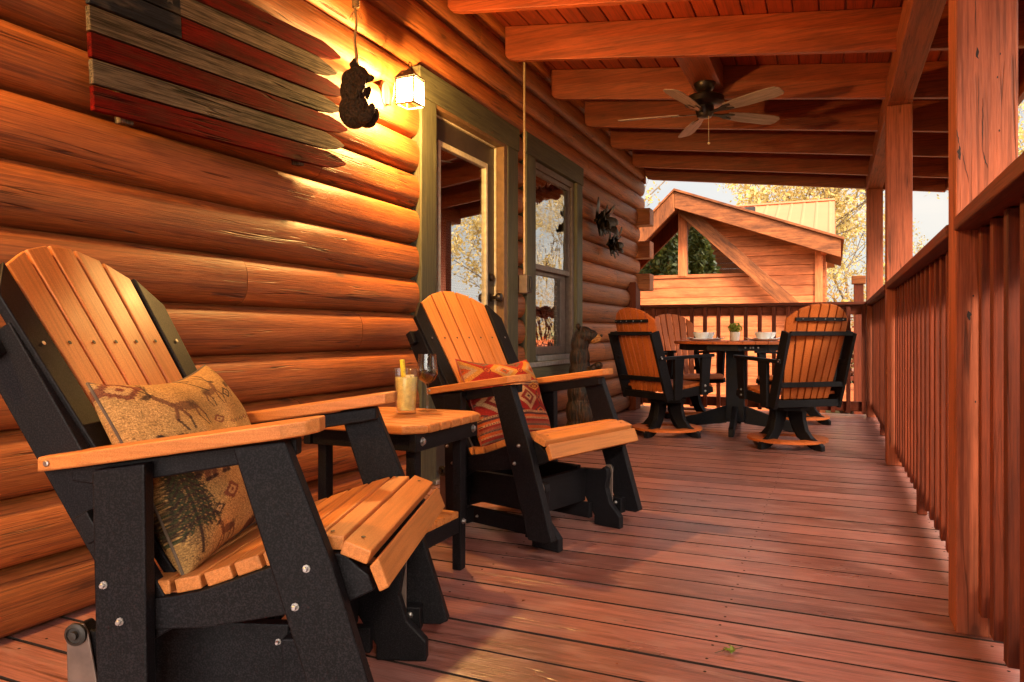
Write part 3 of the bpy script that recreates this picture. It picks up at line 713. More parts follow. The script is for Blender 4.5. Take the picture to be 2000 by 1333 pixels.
# ------------------------------------------------------------------ glider chairs
def mirror_pts(pts, c): return [(2 * c - x, z) for x, z in pts]
def bolt(parent, p, d=(0, -1, 0), r=.0047):
    b = MB(); q = Vector(d).to_track_quat('Z', 'Y').to_matrix().to_4x4()
    b.lathe([(r * 1.5, 0), (r * 1.5, .002), (r, .002), (r, .008), (r * .7, .0095), (0, .0095)], p, 8, q)
    return b.build('bolt', M['steel'], parent, smooth=True)
def glider(label):
    e = empty('glider_chair', label=label, cat='glider chair', group='tan and black glider chairs by the log wall')
    OR, BK = M['orange'], M['black']
    path = [(-.135, .347), (-.078, .350), (-.022, .362), (.034, .382), (.088, .402), (.140, .420), (.196, .437), (.247, .438), (.304, .417)]
    b = MB()
    for (x0, z0), (x1, z1) in zip(path[:-1], path[1:]):
        L = math.hypot(x1 - x0, z1 - z0); ux, uz = (x1 - x0) / L, (z1 - z0) / L; nx, nz = uz, -ux
        a0, a1, t = .0040, L - .0045, .026
        P = lambda s_, t_: (x0 + ux * s_ + nx * t_, z0 + uz * s_ + nz * t_)
        hw = .296 if x0 > .24 else .272
        b.prism([P(a0, 0), P(a1, 0), P(a1, t), P(a0, t)], -hw, hw)
        b.gc[-8:] = [(g_[2], g_[0], g_[1]) for g_ in b.gc[-8:]]
    b.prism([(.295, .391), (.311, .407), (.331, .356), (.313, .347)], -.296, .296); b.gc[-8:] = [(g_[2], g_[0], g_[1]) for g_ in b.gc[-8:]]
    seat = b.build('seat', OR, e, bevel=.003)
    for yy in (-.25, .25):
        for (x0, z0) in ((.272, .4305), (.215, .4395), (.165, .431)):
            bb = MB(); bb.lathe([(.0042, 0), (.0042, .0008), (0, .0008)], (x0, yy, z0), 8); bb.build('screw', M['iron'], seat)
    # side rails of the seat
    for s in (-1, 1):
        pts = [(-.21, .30), (-.135, .318), (-.078, .3225), (-.022, .334), (.034, .353), (.088, .373), (.14, .391), (.196, .408), (.245, .409), (.272, .385), (.290, .372), (.300, .345), (.262, .326), (.225, .312), (.096, .288), (-.016, .268), (-.119, .262), (-.21, .262)]
        b = MB(); b.prism(pts, s * .2825 - .0015 if s > 0 else -.2825 - .0, s * .255) if False else b.prism(pts, s * .2820, s * .254); b.build('seat_rail', BK, e, bevel=.003)
        y0, y1 = s * .3155, s * .2845
        b = MB(); b.prism([(.056, .600), (.150, .612), (.234, .402), (.340, .066), (.318, .056), (.232, .056), (.190, .190)], y0, y1); fl = b.build('front_leg', BK, e, bevel=.004)
        b = MB(); b.prism([(-.202, .556), (-.104, .570), (-.098, .056), (-.190, .056)], y0, y1); rl = b.build('rear_leg', BK, e, bevel=.004)
        for p in ((.190, .392), (.170, .325)): bolt(fl, (p[0], s * .3155, p[1]), (0, s, 0))
        for p in ((-.178, .354), (-.148, .290)): bolt(rl, (p[0], s * .3155, p[1]), (0, s, 0))
        # support below arm
        b = MB(); b.prism([(-.262, .555), (.160, .6125), (.160, .583), (.12, .575), (-.20, .522), (-.262, .53)], s * .2840, s * .2560); b.build('arm_support', BK, e, bevel=.003)
        # swing brackets low on the body
        b = MB(); b.box((.192, min(s * .283, s * .245), .052), (.276, max(s * .283, s * .245), .114)); br = b.build('hanger_block', BK, e, bevel=.003)
        for p in ((.210, .095), (.25, .095), (.25, .068)): bolt(br, (p[0] + .0, s * .245, p[1]), (0, -s, 0), .0055)
        b = MB(); b.box((-.18, min(s * .283, s * .245), .052), (-.10, max(s * .283, s * .245), .114)); b.build('hanger_block', BK, e, bevel=.003)
        for (xa, xb) in ((.222, .208), (-.285, -.268)):
            b = MB(); pl = [(xa - .022, .232), (xa - .012, .25), (xa + .012, .25), (xa + .022, .232), (xb + .035, .07), (xb - .035, .07)]
            b.prism(pl, s * .2360, s * .2305); st = b.build('swing_arm', M['strap'], e, bevel=.002)
            q = Matrix.Rotation(R(90 * -s), 4, 'X')
            b = MB(); b.lathe([(0, 0), (.021, 0), (.021, .006), (.015, .009), (.015, .006), (.008, .006), (.008, .014), (0, .015)], (xa, s * .2365, .231), 20, q); b.build('bearing', M['iron'], st, smooth=True)
        # armrest, clipped corners
        def at(x): return .652 + (x - .2) * .148
        out = [(-.316, .250), (-.316, .300), (-.22, .318), (.150, .334), (.192, .318), (.206, .295), (.206, .262), (.186, .244), (.14, .236), (-.23, .240)]
        vs = [(x, s * y, at(x)) for x, y in out] + [(x, s * y, at(x) - .027) for x, y in out]; n = len(out)
        b = MB(); b.add(vs, [tuple(range(n)), tuple(range(2 * n - 1, n - 1, -1))] + [(i, i + n, (i + 1) % n + n, (i + 1) % n) for i in range(n)])
        ar = b.build('armrest', OR, e, bevel=.004, seg=3)
        bolt(ar, (-.292, s * .3005, at(-.292) - .013), (-.15, s, 0), .006)
    # backrest frame: rear supports, cross bars
    BX = lambda z: -.245 - .6 * (z - .585)
    nrm = Vector((-1, 0, -.6)).normalized()       # pointing to the rear of the back
    for s in (-1, 1):
        b = MB(); b.beam((BX(.25) - .052, s * .262, .25), (BX(.80) - .052, s * .262, .80), .026, .085, up=(-nrm)); b.build('back_support', BK, e, bevel=.003)
    for z in (.80, .47):
        b = MB(); b.beam((BX(z) - .045, -.30, z - .02), (BX(z) - .045, .30, z - .02), .055, .03, up=(-1, 0, -.6)); b.build('back_crossbar', BK, e, bevel=.003)
    # fan of slats
    def slat(b, yb0, yb1, yt0, yt1, zt0, zt1, off=0., nseg=12):
        z0 = .345; vs = []; fs = []; gs = []
        for i in range(nseg + 1):
            t = i / nseg
            for j, (yb, yt, zt) in enumerate(((yb0, yt0, zt0), (yb1, yt1, zt1))):
                z = z0 + (zt - z0) * t; y = yb + (yt - yb) * t
                dish = .006 * ((y / .27) ** 2) * (.4 + .6 * t) + off
                for th in (0, .021):
                    p = Vector((BX(z) + dish, y, z)) + nrm * th
                    vs.append(tuple(p)); gs.append((z, y, th))
        for i in range(nseg):
            a = i * 4; c = a + 4
            fs += [(a, a + 2, c + 2, c), (a + 1, c + 1, c + 3, a + 3), (a, c, c + 1, a + 1), (a + 2, a + 3, c + 3, c + 2)]
        fs += [(0, 1, 3, 2), (nseg * 4, nseg * 4 + 2, nseg * 4 + 3, nseg * 4 + 1)]
        b.add(vs, fs, gs)
    b = MB(); ztop = lambda y: .996 - 1.45 * y * y
    nS = 5; wt_, wb_ = .41, .325
    for i in range(nS):
        u0, u1 = i / nS, (i + 1) / nS; gp = .0052
        yt0, yt1 = -wt_ / 2 + wt_ * u0 + gp, -wt_ / 2 + wt_ * u1 - gp
        yb0, yb1 = -wb_ / 2 + wb_ * u0 + gp, -wb_ / 2 + wb_ * u1 - gp
        slat(b, yb0, yb1, yt0, yt1, ztop(yt0), ztop(yt1))
    bk = b.build('backrest', OR, e, bevel=.003)
    for i in range(nS):
        yy = (-wt_ / 2 + wt_ * (i + .5) / nS) * .93
        q = Vector((.857, 0, .514)).to_track_quat('Z', 'Y').to_matrix().to_4x4()
        bb = MB(); bb.lathe([(.0045, 0), (.0045, .0008), (0, .0008)], (BX(.78) + .006 * (yy / .27) ** 2 * .8 + .001, yy, .782), 8, q); bb.build('screw', M['iron'], bk)
    for s in (-1, 1):
        b = MB(); slat(b, s * .168, s * .225, s * .212, s * .276, .942, .875, .004); wg = b.build('back_wing', BK, e, bevel=.003)
        bb = MB(); bb.lathe([(.0045, 0), (.0045, .001), (0, .001)], (BX(.78) + .010, s * .235, .782), 8, q); bb.build('screw', M['steel'], wg)
    # stand
    front = [(.108, .228), (.205, .232), (.222, .247), (.239, .240), (.243, .215), (.234, .160), (.252, .100), (.288, .064), (.301, .050), (.301, .0015), (.176, .0015), (.176, .038), (.140, .095), (.108, .150)]
    for s in (-1, 1):
        y0, y1 = s * .224, s * .194
        for pts in (front, mirror_pts(front, -.03)):
            b = MB(); b.prism(pts, y0, y1); b.build('stand_foot', BK, e, bevel=.004)
        b = MB(); b.box((-.170, min(s * .1935, s * .166), .120), (.110, max(s * .1935, s * .166), .243)); sp = b.build('stand_side', BK, e, bevel=.003)
        b = MB(); b.box((-.210, min(s * .1935, s * .166), .030), (.170, max(s * .1935, s * .166), .092)); b.build('stand_rail', BK, e, bevel=.003)
        for xx in (-.16, -.13, .12, .09): bolt(sp, (xx, s * .1935, .06 if abs(xx) > .125 else .21), (0, s, 0), .0038)
    b = MB(); b.box((.110, -.193, .095), (.134, .193, .232)); b.build('stand_crossboard', BK, e, bevel=.003)
    b = MB(); b.box((-.200, -.193, .095), (-.176, .193, .232)); b.build('stand_crossboard', BK, e, bevel=.003)
    return e
g1 = glider('large glider chair nearest the camera holding the tan deer and bear pillow')
g2 = copy_tree(g1)
g2['label'] = 'glider chair beyond the side table holding the red diamond patterned pillow'
g1.location = (-1.12, 1.232, 0); g1.rotation_euler = (0, 0, .344)
g2.location = (-1.137, 2.764, 0); g2.rotation_euler = (0, 0, -.285)

# ------------------------------------------------------------------ pillows
def to_world(e, p):
    c, s = math.cos(e.rotation_euler[2]), math.sin(e.rotation_euler[2])
    return (e.location[0] + p[0] * c - p[1] * s, e.location[1] + p[0] * s + p[1] * c, e.location[2] + p[2])
class Cloth:
    def __init__(s, n, base):
        s.n = n; s.u, s.v = np.meshgrid(np.linspace(-1, 1, n), np.linspace(-1, 1, n), indexing='ij')
        s.c = np.zeros((n, n, 3)); s.c[:] = base
        s.rng = np.random.default_rng(3)
    def put(s, m, col, a=1.):
        s.c[m] = s.c[m] * (1 - a) + np.array(col) * a
    def line(s, p, q, w, col, a=1., rough=0.):
        px, py = p; dx, dy = q[0] - px, q[1] - py; L2 = dx * dx + dy * dy + 1e-9
        t = np.clip(((s.u - px) * dx + (s.v - py) * dy) / L2, 0, 1)
        d = np.hypot(s.u - px - t * dx, s.v - py - t * dy)
        if rough: d = d + s.rng.normal(0, rough, d.shape)
        s.put(d < w, col, a)
    def ell(s, c, rx, ry, col, ang=0, a=1., rough=.0):
        x, y = s.u - c[0], s.v - c[1]; ca, sa = math.cos(ang), math.sin(ang)
        d = np.hypot((x * ca + y * sa) / rx, (-x * sa + y * ca) / ry)
        if rough: d = d + s.rng.normal(0, rough, d.shape)
        s.put(d < 1, col, a)
    def dia(s, c, rx, ry, col, steps=0, a=1.):
        x, y = np.abs(s.u - c[0]) / rx, np.abs(s.v - c[1]) / ry
        if steps: y = np.floor(y * steps) / steps
        s.put(x + y < 1, col, a)
def pillow(name, cloth, W_, H_, T, label, m, seam=(.3, .2, .1)):
    n = cloth.n; u, v = cloth.u, cloth.v
    vs = []
    ex = lambda a: np.sign(a) * np.abs(a) ** .92
    pinch = 1 - .085 * (1 - u ** 2) * 1.0
    X = u * W_ / 2 * (1 - .07 * (1 - v ** 2)); Z = v * H_ / 2 * (1 - .07 * (1 - u ** 2)) - .018 * (1 - u ** 2) * (v > 0) * v
    th = T / 2 * (np.clip(1 - u ** 2, 0, 1) ** .42) * (np.clip(1 - v ** 2, 0, 1) ** .42)
    wr = np.array([[noise.noise(Vector((a * 2.2, b_ * 2.2, 1.5))) for a, b_ in zip(r1, r2)] for r1, r2 in zip(u[::1], v[::1])])
    th = th * (1 + .16 * wr)
    F = np.stack([th, -X, Z], -1).reshape(-1, 3); Bk = np.stack([-th * .8, -X, Z], -1).reshape(-1, 3)
    idx = lambda i, j, k: k * n * n + i * n + j
    fs = []
    for i in range(n - 1):
        for j in range(n - 1):
            fs.append((idx(i, j, 0), idx(i, j + 1, 0), idx(i + 1, j + 1, 0), idx(i + 1, j, 0)))
            fs.append((idx(i, j, 1), idx(i + 1, j, 1), idx(i + 1, j + 1, 1), idx(i, j + 1, 1)))
    me = bpy.data.meshes.new(name); me.from_pydata(np.concatenate([F, Bk]).tolist(), [], fs)
    ca = me.attributes.new('Col', 'FLOAT_COLOR', 'POINT')
    cc = np.concatenate([cloth.c.reshape(-1, 3)] * 2); cc = np.concatenate([cc, np.ones((len(cc), 1))], 1)
    ca.data.foreach_set('color', cc.astype('f').ravel())
    me.materials.append(m); me.polygons.foreach_set('use_smooth', [True] * len(me.polygons))
    o = bpy.data.objects.new(name, me); COL.objects.link(o)
    b = MB(); ring = []
    for k in range(81):
        t = k / 80 * 4; s_ = int(t) % 4; f_ = t - int(t)
        a, b_ = [(-1 + 2 * f_, -1), (1, -1 + 2 * f_), (1 - 2 * f_, 1), (-1, 1 - 2 * f_)][s_]
        ring.append((0, -a * W_ / 2 * (1 - .07 * (1 - b_ ** 2)), b_ * H_ / 2 * (1 - .07 * (1 - a ** 2)) - .018 * (1 - a ** 2) * max(0, b_)))
    b.tube(ring, .003, 6, cap=False); b.build('piping', plain(name + '_piping', seam, .9), o, smooth='all')
    tag(o, label, 'pillow'); return o
# woodland tapestry
c = Cloth(210, (.44, .235, .075))
nz_ = c.rng.normal(0, 1, c.u.shape); c.c *= (1 + .22 * nz_)[..., None]
lum = np.array([[noise.noise(Vector((a * 2.6, b_ * 2.6, 4))) for a, b_ in zip(r1, r2)] for r1, r2 in zip(c.u, c.v)])
c.c *= (1 + .45 * lum)[..., None]
DK, BR, RD, GR = (.035, .018, .014), (.15, .055, .025), (.17, .035, .02), (.035, .042, .018)
def deer(cx, cy, s, f=1, col=BR):
    X = lambda x, y: (cx + f * x * s, cy + y * s)
    c.ell(X(0, 0), .33 * s, .12 * s, col, .10 * f, .85, .10); c.ell(X(-.2, .02), .14 * s, .13 * s, DK, 0, .55, .2)
    c.line(X(.26, .04), X(.46, .30), .06 * s, col, .9, .006); c.ell(X(.54, .33), .12 * s, .05 * s, DK, -.4 * f, .85, .1)
    for x0, x1, x2 in ((-.29, -.38, -.30), (-.2, -.14, -.20), (.20, .14, .20), (.28, .38, .33)):
        c.line(X(x0, -.04), X(x1, -.27), .034 * s, col, .9); c.line(X(x1, -.27), X(x2, -.52), .021 * s, DK, .85)
    for a in ((.40, .66), (.62, .70)):
        c.line(X(.48, .38), X(*a), .016 * s, DK, .85)
        for q in (.4, .7, 1): 
            bx, by = .48 + (a[0] - .48) * q, .38 + (a[1] - .38) * q; c.line(X(bx, by), X(bx + (.12 if a[0] > .5 else -.12), by + .12), .012 * s, DK, .8)
def bear(cx, cy, s, f=1):
    X = lambda x, y: (cx + f * x * s, cy + y * s)
    c.ell(X(0, 0), .40 * s, .21 * s, BR, 0, .92, .06); c.ell(X(-.26, .03), .19 * s, .18 * s, BR, 0, .9, .06); c.ell(X(.16, .10), .17 * s, .16 * s, DK, 0, .4, .2)
    c.ell(X(.42, -.10), .16 * s, .12 * s, DK, -.7 * f, .85, .08); c.ell(X(.52, -.24), .065 * s, .06 * s, DK, 0, .9); c.ell(X(.36, .06), .05 * s, .05 * s, DK)
    for x in (-.36, -.20, .12, .28): c.line(X(x, -.1), X(x + .03, -.40), .070 * s, BR, .95, .006); c.line(X(x + .02, -.41), X(x + .10, -.42), .045 * s, DK, .85)
def fir(cx, cy, s, h):
    c.line((cx, cy + h), (cx, cy - .26), .014, DK, .9)
    K = 24; c.ell((cx, cy + h * .30), s * .62, h * .50, DK, 0, .55, .30)
    for k in range(K):
        t = k / (K - 1); yy = cy + h * (1 - t); ww = s * (.12 + .88 * t)
        for sg in (-1, 1):
            c.line((cx, yy), (cx + sg * ww, yy - .02 - .10 * ww * c.rng.uniform(.3, 2)), .013, DK if k % 2 == 0 else GR, .85, .012)
            for q in range(1, 4):
                x0 = cx + sg * ww * q / 4.5; yb = yy - .01 - .20 * ww * q / 4.5
                c.line((x0, yb), (x0 + sg * .03, yb - .045), .009, DK if (q + k) % 2 else GR, .9)
def ornd(cx, cy, r, col):
    c.dia((cx, cy), r * 1.5, r, col, 5, .85); c.dia((cx, cy), r * .85, r * .55, (.55, .30, .11), 4, .9); c.dia((cx, cy), r * .35, r * .25, col, 0, .9)
deer(-.42, .56, .56, -1); deer(.16, .68, .40, 1); deer(.66, .70, .34, 1); c.line((-.02, .95), (.16, .70), .012, DK); c.line((-.06, .98), (.12, .92), .012, DK)
fir(-.85, -.62, .22, .92); bear(-.50, -.12, .40, -1); ornd(-.42, -.50, .085, RD); ornd(-.62, -.60, .05, DK); ornd(.02, -.46, .085, RD); ornd(.52, -.30, .08, DK); bear(.70, -.05, .34, 1); ornd(-.02, .30, .065, RD); ornd(-.70, .16, .10, DK); ornd(.44, .60, .075, DK)
for i in range(7): ornd(.18 + .115 * i, .22, .030, DK if i % 2 else RD)
deer(.14, -.80, .34, 1); deer(.66, -.74, .36, 1); ornd(.80, .02, .06, DK); fir(.90, -.46, .10, .42); ornd(-.86, .88, .13, RD); bear(.02, -.96, .3, 1)
deer(-.46, -.84, .34, -1)
c.c = np.clip(c.c, .01, .9)
c.c = c.c[::-1]; 
p1 = pillow('throw_pillow', c, .45, .405, .20, 'tan woodland tapestry pillow with deer, bear and pine tree in the nearest chair', M['tapestry'], (.12, .08, .05))
tl = math.atan2(.20, .38)
p1.location = to_world(g1, (-.160, -.030, .533)); p1.rotation_euler = (0, 0, g1.rotation_euler[2])
p1.rotation_mode = 'XYZ'
p1.matrix_world = Matrix.Translation(p1.location) @ Matrix.Rotation(g1.rotation_euler[2], 4, 'Z') @ Matrix.Rotation(-tl * .95, 4, 'Y') @ Matrix.Rotation(R(2), 4, 'X')
# kilim pillow
c = Cloth(190, (.50, .055, .02))
U, Vv = c.u, c.v
CR, YE, OR_C, PU, DR, GY = (.44, .24, .10), (.50, .20, .03), (.46, .085, .018), (.085, .028, .022), (.20, .020, .012), (.14, .09, .055)
RE = (.33, .022, .009)
def band(v0, v1, col, a=1.): c.put((Vv >= v0) & (Vv < v1), col, a)
def kil(cy, h, nx, ph, cols, sx=.30, st=9):
    for i in range(-3, 4):
        cx = ph + i * nx
        x = np.abs(U - cx) / sx; y = np.abs(Vv - cy) / h
        ys = np.floor(y * st) / st; tooth = .16 * ((y * st) % 1)
        zig = x + ys * .95 + tooth
        for lim, col in zip((1, .66, .36, .15), cols): c.put((zig < lim) & (y < 1), col)
band(.38, 1.0, RE); kil(.69, .29, .90, -.14, (YE, CR, OR_C, GY), .43, 8)
kil(.69, .11, .90, .31, (DR, OR_C, DR, DR), .09, 5)
kil(.94, .12, .90, .31, (GY, DR, GY, GY), .26, 4)
band(.34, .38, CR); band(.31, .34, PU); band(.26, .31, CR, .8); band(.24, .26, PU)
band(-.40, .24, (.27, .016, .009)); kil(-.08, .31, .84, .18, (CR, DR, CR, PU), .36, 8)
kil(-.08, .18, .84, .60, (PU, OR_C, PU, PU), .10, 6)
kil(.22, .10, .84, .60, (YE, DR, YE, PU), .22, 4)
kil(-.38, .10, .84, .60, (PU, OR_C, PU, PU), .22, 4)
for k, (v0, v1, col) in enumerate(((-.44, -.40, CR), (-.50, -.44, PU), (-.55, -.50, OR_C), (-.59, -.55, CR), (-.65, -.59, DR), (-.70, -.65, (.24, .06, .03)), (-.74, -.70, GY), (-.80, -.74, OR_C), (-.84, -.80, CR), (-.90, -.84, DR), (-.94, -.90, GY), (-1.0, -.94, DR))): band(v0, v1, col)
for v0 in (.325, -.42, -.57, -.72, -.82): c.put((np.abs(Vv - v0) < .010) & (np.floor(U * 42) % 2 == 0), PU)
fd = np.array([[noise.noise(Vector((a * 1.5, b_ * 6, 9))) for a, b_ in zip(r1, r2)] for r1, r2 in zip(U, Vv)]); c.c *= (1 + .35 * fd)[..., None]
c.c *= (1 + .12 * np.sin(Vv * 300))[..., None]; c.c *= (1 + .14 * c.rng.normal(0, 1, U.shape))[..., None]
c.c = np.clip(c.c, .008, .85); c.c = c.c[::-1]
p2 = pillow('throw_pillow', c, .45, .385, .19, 'red and cream diamond patterned woven pillow in the glider chair beyond the side table', M['kilim'], (.3, .06, .03))
tl2 = math.atan2(.17, .33)
p2.matrix_world = Matrix.Translation(to_world(g2, (-.130, -.018, .513))) @ Matrix.Rotation(g2.rotation_euler[2], 4, 'Z') @ Matrix.Rotation(-tl2 * .9, 4, 'Y') @ Matrix.Rotation(R(-2), 4, 'X')

# ------------------------------------------------------------------ side table and drinks
st = empty('side_table', (-1.325, 2.02, 0), label='small tan slatted side table with black legs between the glider chairs', cat='side table')
HX, HY, ZT = .235, .235, .53
b = MB(); ns = 7; pw = 2 * HY / ns
for i in range(ns):
    y0, y1 = -HY + pw * i + .0038, -HY + pw * (i + 1) - .0038
    e0 = HX - (.05 if i in (0, ns - 1) else 0); e0b = HX
    cl = .055
    if i == 0: pts = [(-HX + cl, y0), (HX - cl, y0), (HX, y1), (-HX, y1)]
    elif i == ns - 1: pts = [(-HX, y0), (HX, y0), (HX - cl, y1), (-HX + cl, y1)]
    else: pts = [(-HX, y0), (HX, y0), (HX, y1), (-HX, y1)]
    b.prism(pts, ZT - .026, ZT, plane='xy')
b.build('tabletop', M['orange'], st, bevel=.0065, seg=3)
for sx in (-1, 1):
    b = MB(); b.box((sx * .195 - .013, -.20, ZT - .080), (sx * .195 + .013, .20, ZT - .0265)); ap = b.build('apron', M['black'], st, bevel=.003)
    for yy in (-.165, .165): bolt(ap, (sx * .208, yy, ZT - .052), (sx, 0, 0), .009)
    for sy in (-1, 1):
        b = MB(); b.box((sx * .165 - .0165, sy * .145 - .0185, .0015), (sx * .165 + .0165, sy * .145 + .0185, ZT - .0265)); lg = b.build('leg', M['black'], st, bevel=.003)
        bolt(lg, (sx * .1815, sy * .145, .165), (sx, 0, 0), .007)
    
for sy in (-1, 1):
    b = MB(); b.box((-.181, sy * .178 - .012, ZT - .080), (.181, sy * .178 + .012, ZT - .0265), axis=0); b.build('apron', M['black'], st, bevel=.003)
    b = MB(); b.box((-.148, sy * .145 - .012, .13), (.148, sy * .145 + .012, .18), axis=0); b.build('shelf_rail', M['black'], st, bevel=.003)
for sx in (-1, 1):
    b = MB(); b.box((sx * .165 - .012, -.126, .13), (sx * .165 + .012, .126, .18)); b.build('shelf_rail', M['black'], st, bevel=.003)
b = MB()
for i in range(5): b.box((-.176, -.125 + .05 * i + .002, .1805), (.176, -.125 + .05 * (i + 1) - .002, .203), axis=0)
b.build('shelf', M['orange'], st, bevel=.003)

gl = empty('highball_glass', (-1.312, 2.075, ZT + .0008), label='tall clear glass of cloudy yellow lemonade with a yellow fruit stick', cat='glass')
b = MB(); b.lathe([(0, 0), (.031, 0), (.033, .003), (.0435, .152), (.0420, .153), (.0405, .151), (.0305, .012), (0, .011)], n=40); b.build('tumbler', M['glass'], gl, smooth=True)
b = MB(); b.lathe([(0, .0125), (.0303, .0125), (.0380, .122), (.0375, .1235), (0, .1235)], n=40); jc = b.build('drink', M['juice'], gl, smooth=True)
b = MB()
for p in ((.014, -.010, .120), (-.012, .012, .121), (.008, .016, .119)): b.box((-.010, -.010, -.010), (.010, .010, .008), Matrix.Translation(p) @ Matrix.Rotation(.4 + p[0] * 30, 4, 'X'))
b.build('ice', M['ice'], gl, bevel=.003)
b = MB(); b.beam((-.004, .0, .05), (-.012, -.008, .182), .013, .013, up=(1, 0, 0)); b.build('fruit_stick', M['straw'], gl, bevel=.002)
wg_ = empty('wine_glass', (-1.292, 2.178, ZT + .0008), label='stemmed wine glass part filled with dark red wine', cat='wine glass')
b = MB(); b.lathe([(0, 0), (.034, 0), (.034, .0015), (.006, .006), (.0042, .012), (.004, .085), (.008, .093), (.028, .108), (.037, .13), (.036, .15), (.0305, .198), (.0298, .198), (.0352, .15), (.036, .13), (.0272, .1095), (.007, .096), (0, .0945)], n=40); b.build('bowl_and_stem', M['glass'], wg_, smooth=True)
b = MB(); b.lathe([(0, .0955), (.0068, .097), (.0268, .1102), (.0352, .13), (.0349, .140), (0, .140)], n=40); b.build('wine', M['wine'], wg_, smooth=True)

# ------------------------------------------------------------------ wall lanterns
def lantern(loc, label):
    e = empty('wall_lantern', loc, label=label, cat='lantern', group='lit wall lanterns on the log wall')
    # origin at centre of body bottom; wall lies towards -x
    rot = Matrix.Rotation(R(0), 4, 'Z'); s = .047; hh = .118; I = M['iron']
    b = MB()
    for sx in (-1, 1):
        for sy in (-1, 1): b.box((sx * s - .003, sy * s - .003, 0), (sx * s + .003, sy * s + .003, hh))
        b.box((sx * s - .0032, -s, -.004), (sx * s + .0032, s, .002), axis=1); b.box((-s, sx * s - .0032, -.0045), (s, sx * s + .0032, .0015), axis=0)
        b.box((sx * s - .0032, -s, hh - .006), (sx * s + .0032, s, hh), axis=1); b.box((-s, sx * s - .0032, hh - .0065), (s, sx * s + .0032, hh - .0005), axis=0)
    b.build('cage', I, e)
    b = MB(); q = s + .008
    b.lathe([(q * 1.414, hh), (q * 1.414, hh + .004), (q * .75, hh + .026), (.016, hh + .042), (.014, hh + .052), (0, hh + .054)], n=4, M_=Matrix.Rotation(R(45), 4, 'Z')); b.build('cap', I, e)
    b = MB(); b.tube([(0, .013 * math.sin(a), hh + .067 + .015 * math.cos(a)) for a in [2 * math.pi * k / 20 for k in range(21)]], .0022, 8, cap=False); b.build('ring', I, e, smooth='all')
    b = MB()
    for sx in (-1, 1):
        b.box((sx * (s - .004) - .0008, -s + .004, .002), (sx * (s - .004) + .0008, s - .004, hh - .007)); b.box((-s + .006, sx * (s - .004) - .0008, .002), (s - .006, sx * (s - .004) + .0008, hh - .007))
    b.build('glass_panes', M['lampglass'], e)
    b = MB(); b.lathe([(0, hh - .002), (.011, hh - .002), (.011, hh - .04), (0, hh - .04)], n=12); b.build('socket', I, e)
    b = MB(); b.ball((0, 0, hh - .064), (.022, .022, .026), 14); b.build('bulb', M['bulb'], e, smooth='all')
    wx = -1.945 - loc[0]
    b = MB(); b.prism([(.034 * math.cos(a), .06 * math.sin(a) + hh * .62) for a in [2 * math.pi * k / 20 for k in range(20)]], wx - .004, wx + .012, plane='yz'); b.build('backplate', I, e, bevel=.003)
    arc = [(wx + .012, 0, hh * .62)]
    for k in range(15):
        t = k / 14; a = math.pi * (1.1 - 1.5 * t)
        arc.append((wx + .03 + (-wx - .05) * t * .95, 0, hh * .35 + .10 * math.sin(math.pi * t ** .7) * (1 - .25 * t) + .04 * t))
    b = MB(); b.tube([(wx + .012, 0, .02), (wx + .035, 0, .015), (wx + .05, 0, .05), (wx + .055, 0, .10), (wx + .07, 0, .145), (wx + .10, 0, .165), (-.02, 0, hh + .045), (0, 0, hh + .05)], .005, 8)
    b.build('scroll_arm', I, e, smooth='all')
    ld = bpy.data.lights.new('lantern_light', 'POINT'); ld.energy = LAMP_W; ld.shadow_soft_size = .035; ld.color = (1, .56, .16)
    lo = bpy.data.objects.new('lantern_light', ld); COL.objects.link(lo); lo.parent = e; lo.location = (0, 0, hh - .064)
    return e
LAMP_W = 125
lantern((-1.80, 2.88, 1.865), 'small square lit lantern on the log wall beside the door')
lantern((-1.80, .30, 1.93), 'second square lit lantern farther back along the log wall behind the viewer')

# ------------------------------------------------------------------ wooden flag
fl = empty('picket_flag', (-1.905, 1.365, 1.459), label='rustic flag of red, grey and dark blue weathered picket boards on the log wall', cat='wall art')
fl.rotation_euler = (R(3.0), 0, 0)
PH = .0735
for r in range(7):
    red = r % 2 == 0; L = 1.135 + [.01, 0, .03, -.01, .02, -.03, 0][r] ; zc = r * PH
    pts = [(0, zc - .034), (L - .14, zc - .034), (L - .05, zc - .021), (L - .004, zc - .005), (L, zc + .004), (L - .05, zc + .021), (L - .12, zc + .034), (0, zc + .034)]
    b = MB(); dx = random.uniform(0, .004)
    canton = r >= 4; split = .312
    if canton:
        b.prism([(0, zc - .034), (split, zc - .034), (split, zc + .034), (0, zc + .034)], .001 + dx, .019 + dx, plane='yz'); b.build('canton_board', M['navyplank'], fl, bevel=.002)
        b = MB(); pts = [(split + .0005, zc - .034)] + pts[1:7] + [(split + .0005, zc + .034)]
    b.prism(pts, .001 + dx, .019 + dx, plane='yz'); pk = b.build('picket', M['redplank' if red else 'greyplank'], fl, bevel=.002)
for yy in (.10, .86):
    b = MB(); b.box((-.03, yy, -.045), (.0, yy + .04, 6 * PH + .03), axis=2); b.build('batten', M['greyplank'], fl, bevel=.002)
# worn white painted stars on the blue boards
for (r, yy) in ((5, .07), (5, .17), (5, .27), (6, .10), (6, .20)):
    b = MB(); pts = []
    for k in range(10):
        a = math.pi / 2 + k * math.pi / 5; rr = .018 if k % 2 == 0 else .008
        pts.append((yy + rr * math.cos(a), r * PH + rr * math.sin(a)))
    b.prism(pts, .0232, .0242, plane='yz'); b.build('star', M['stargrey'], fl)

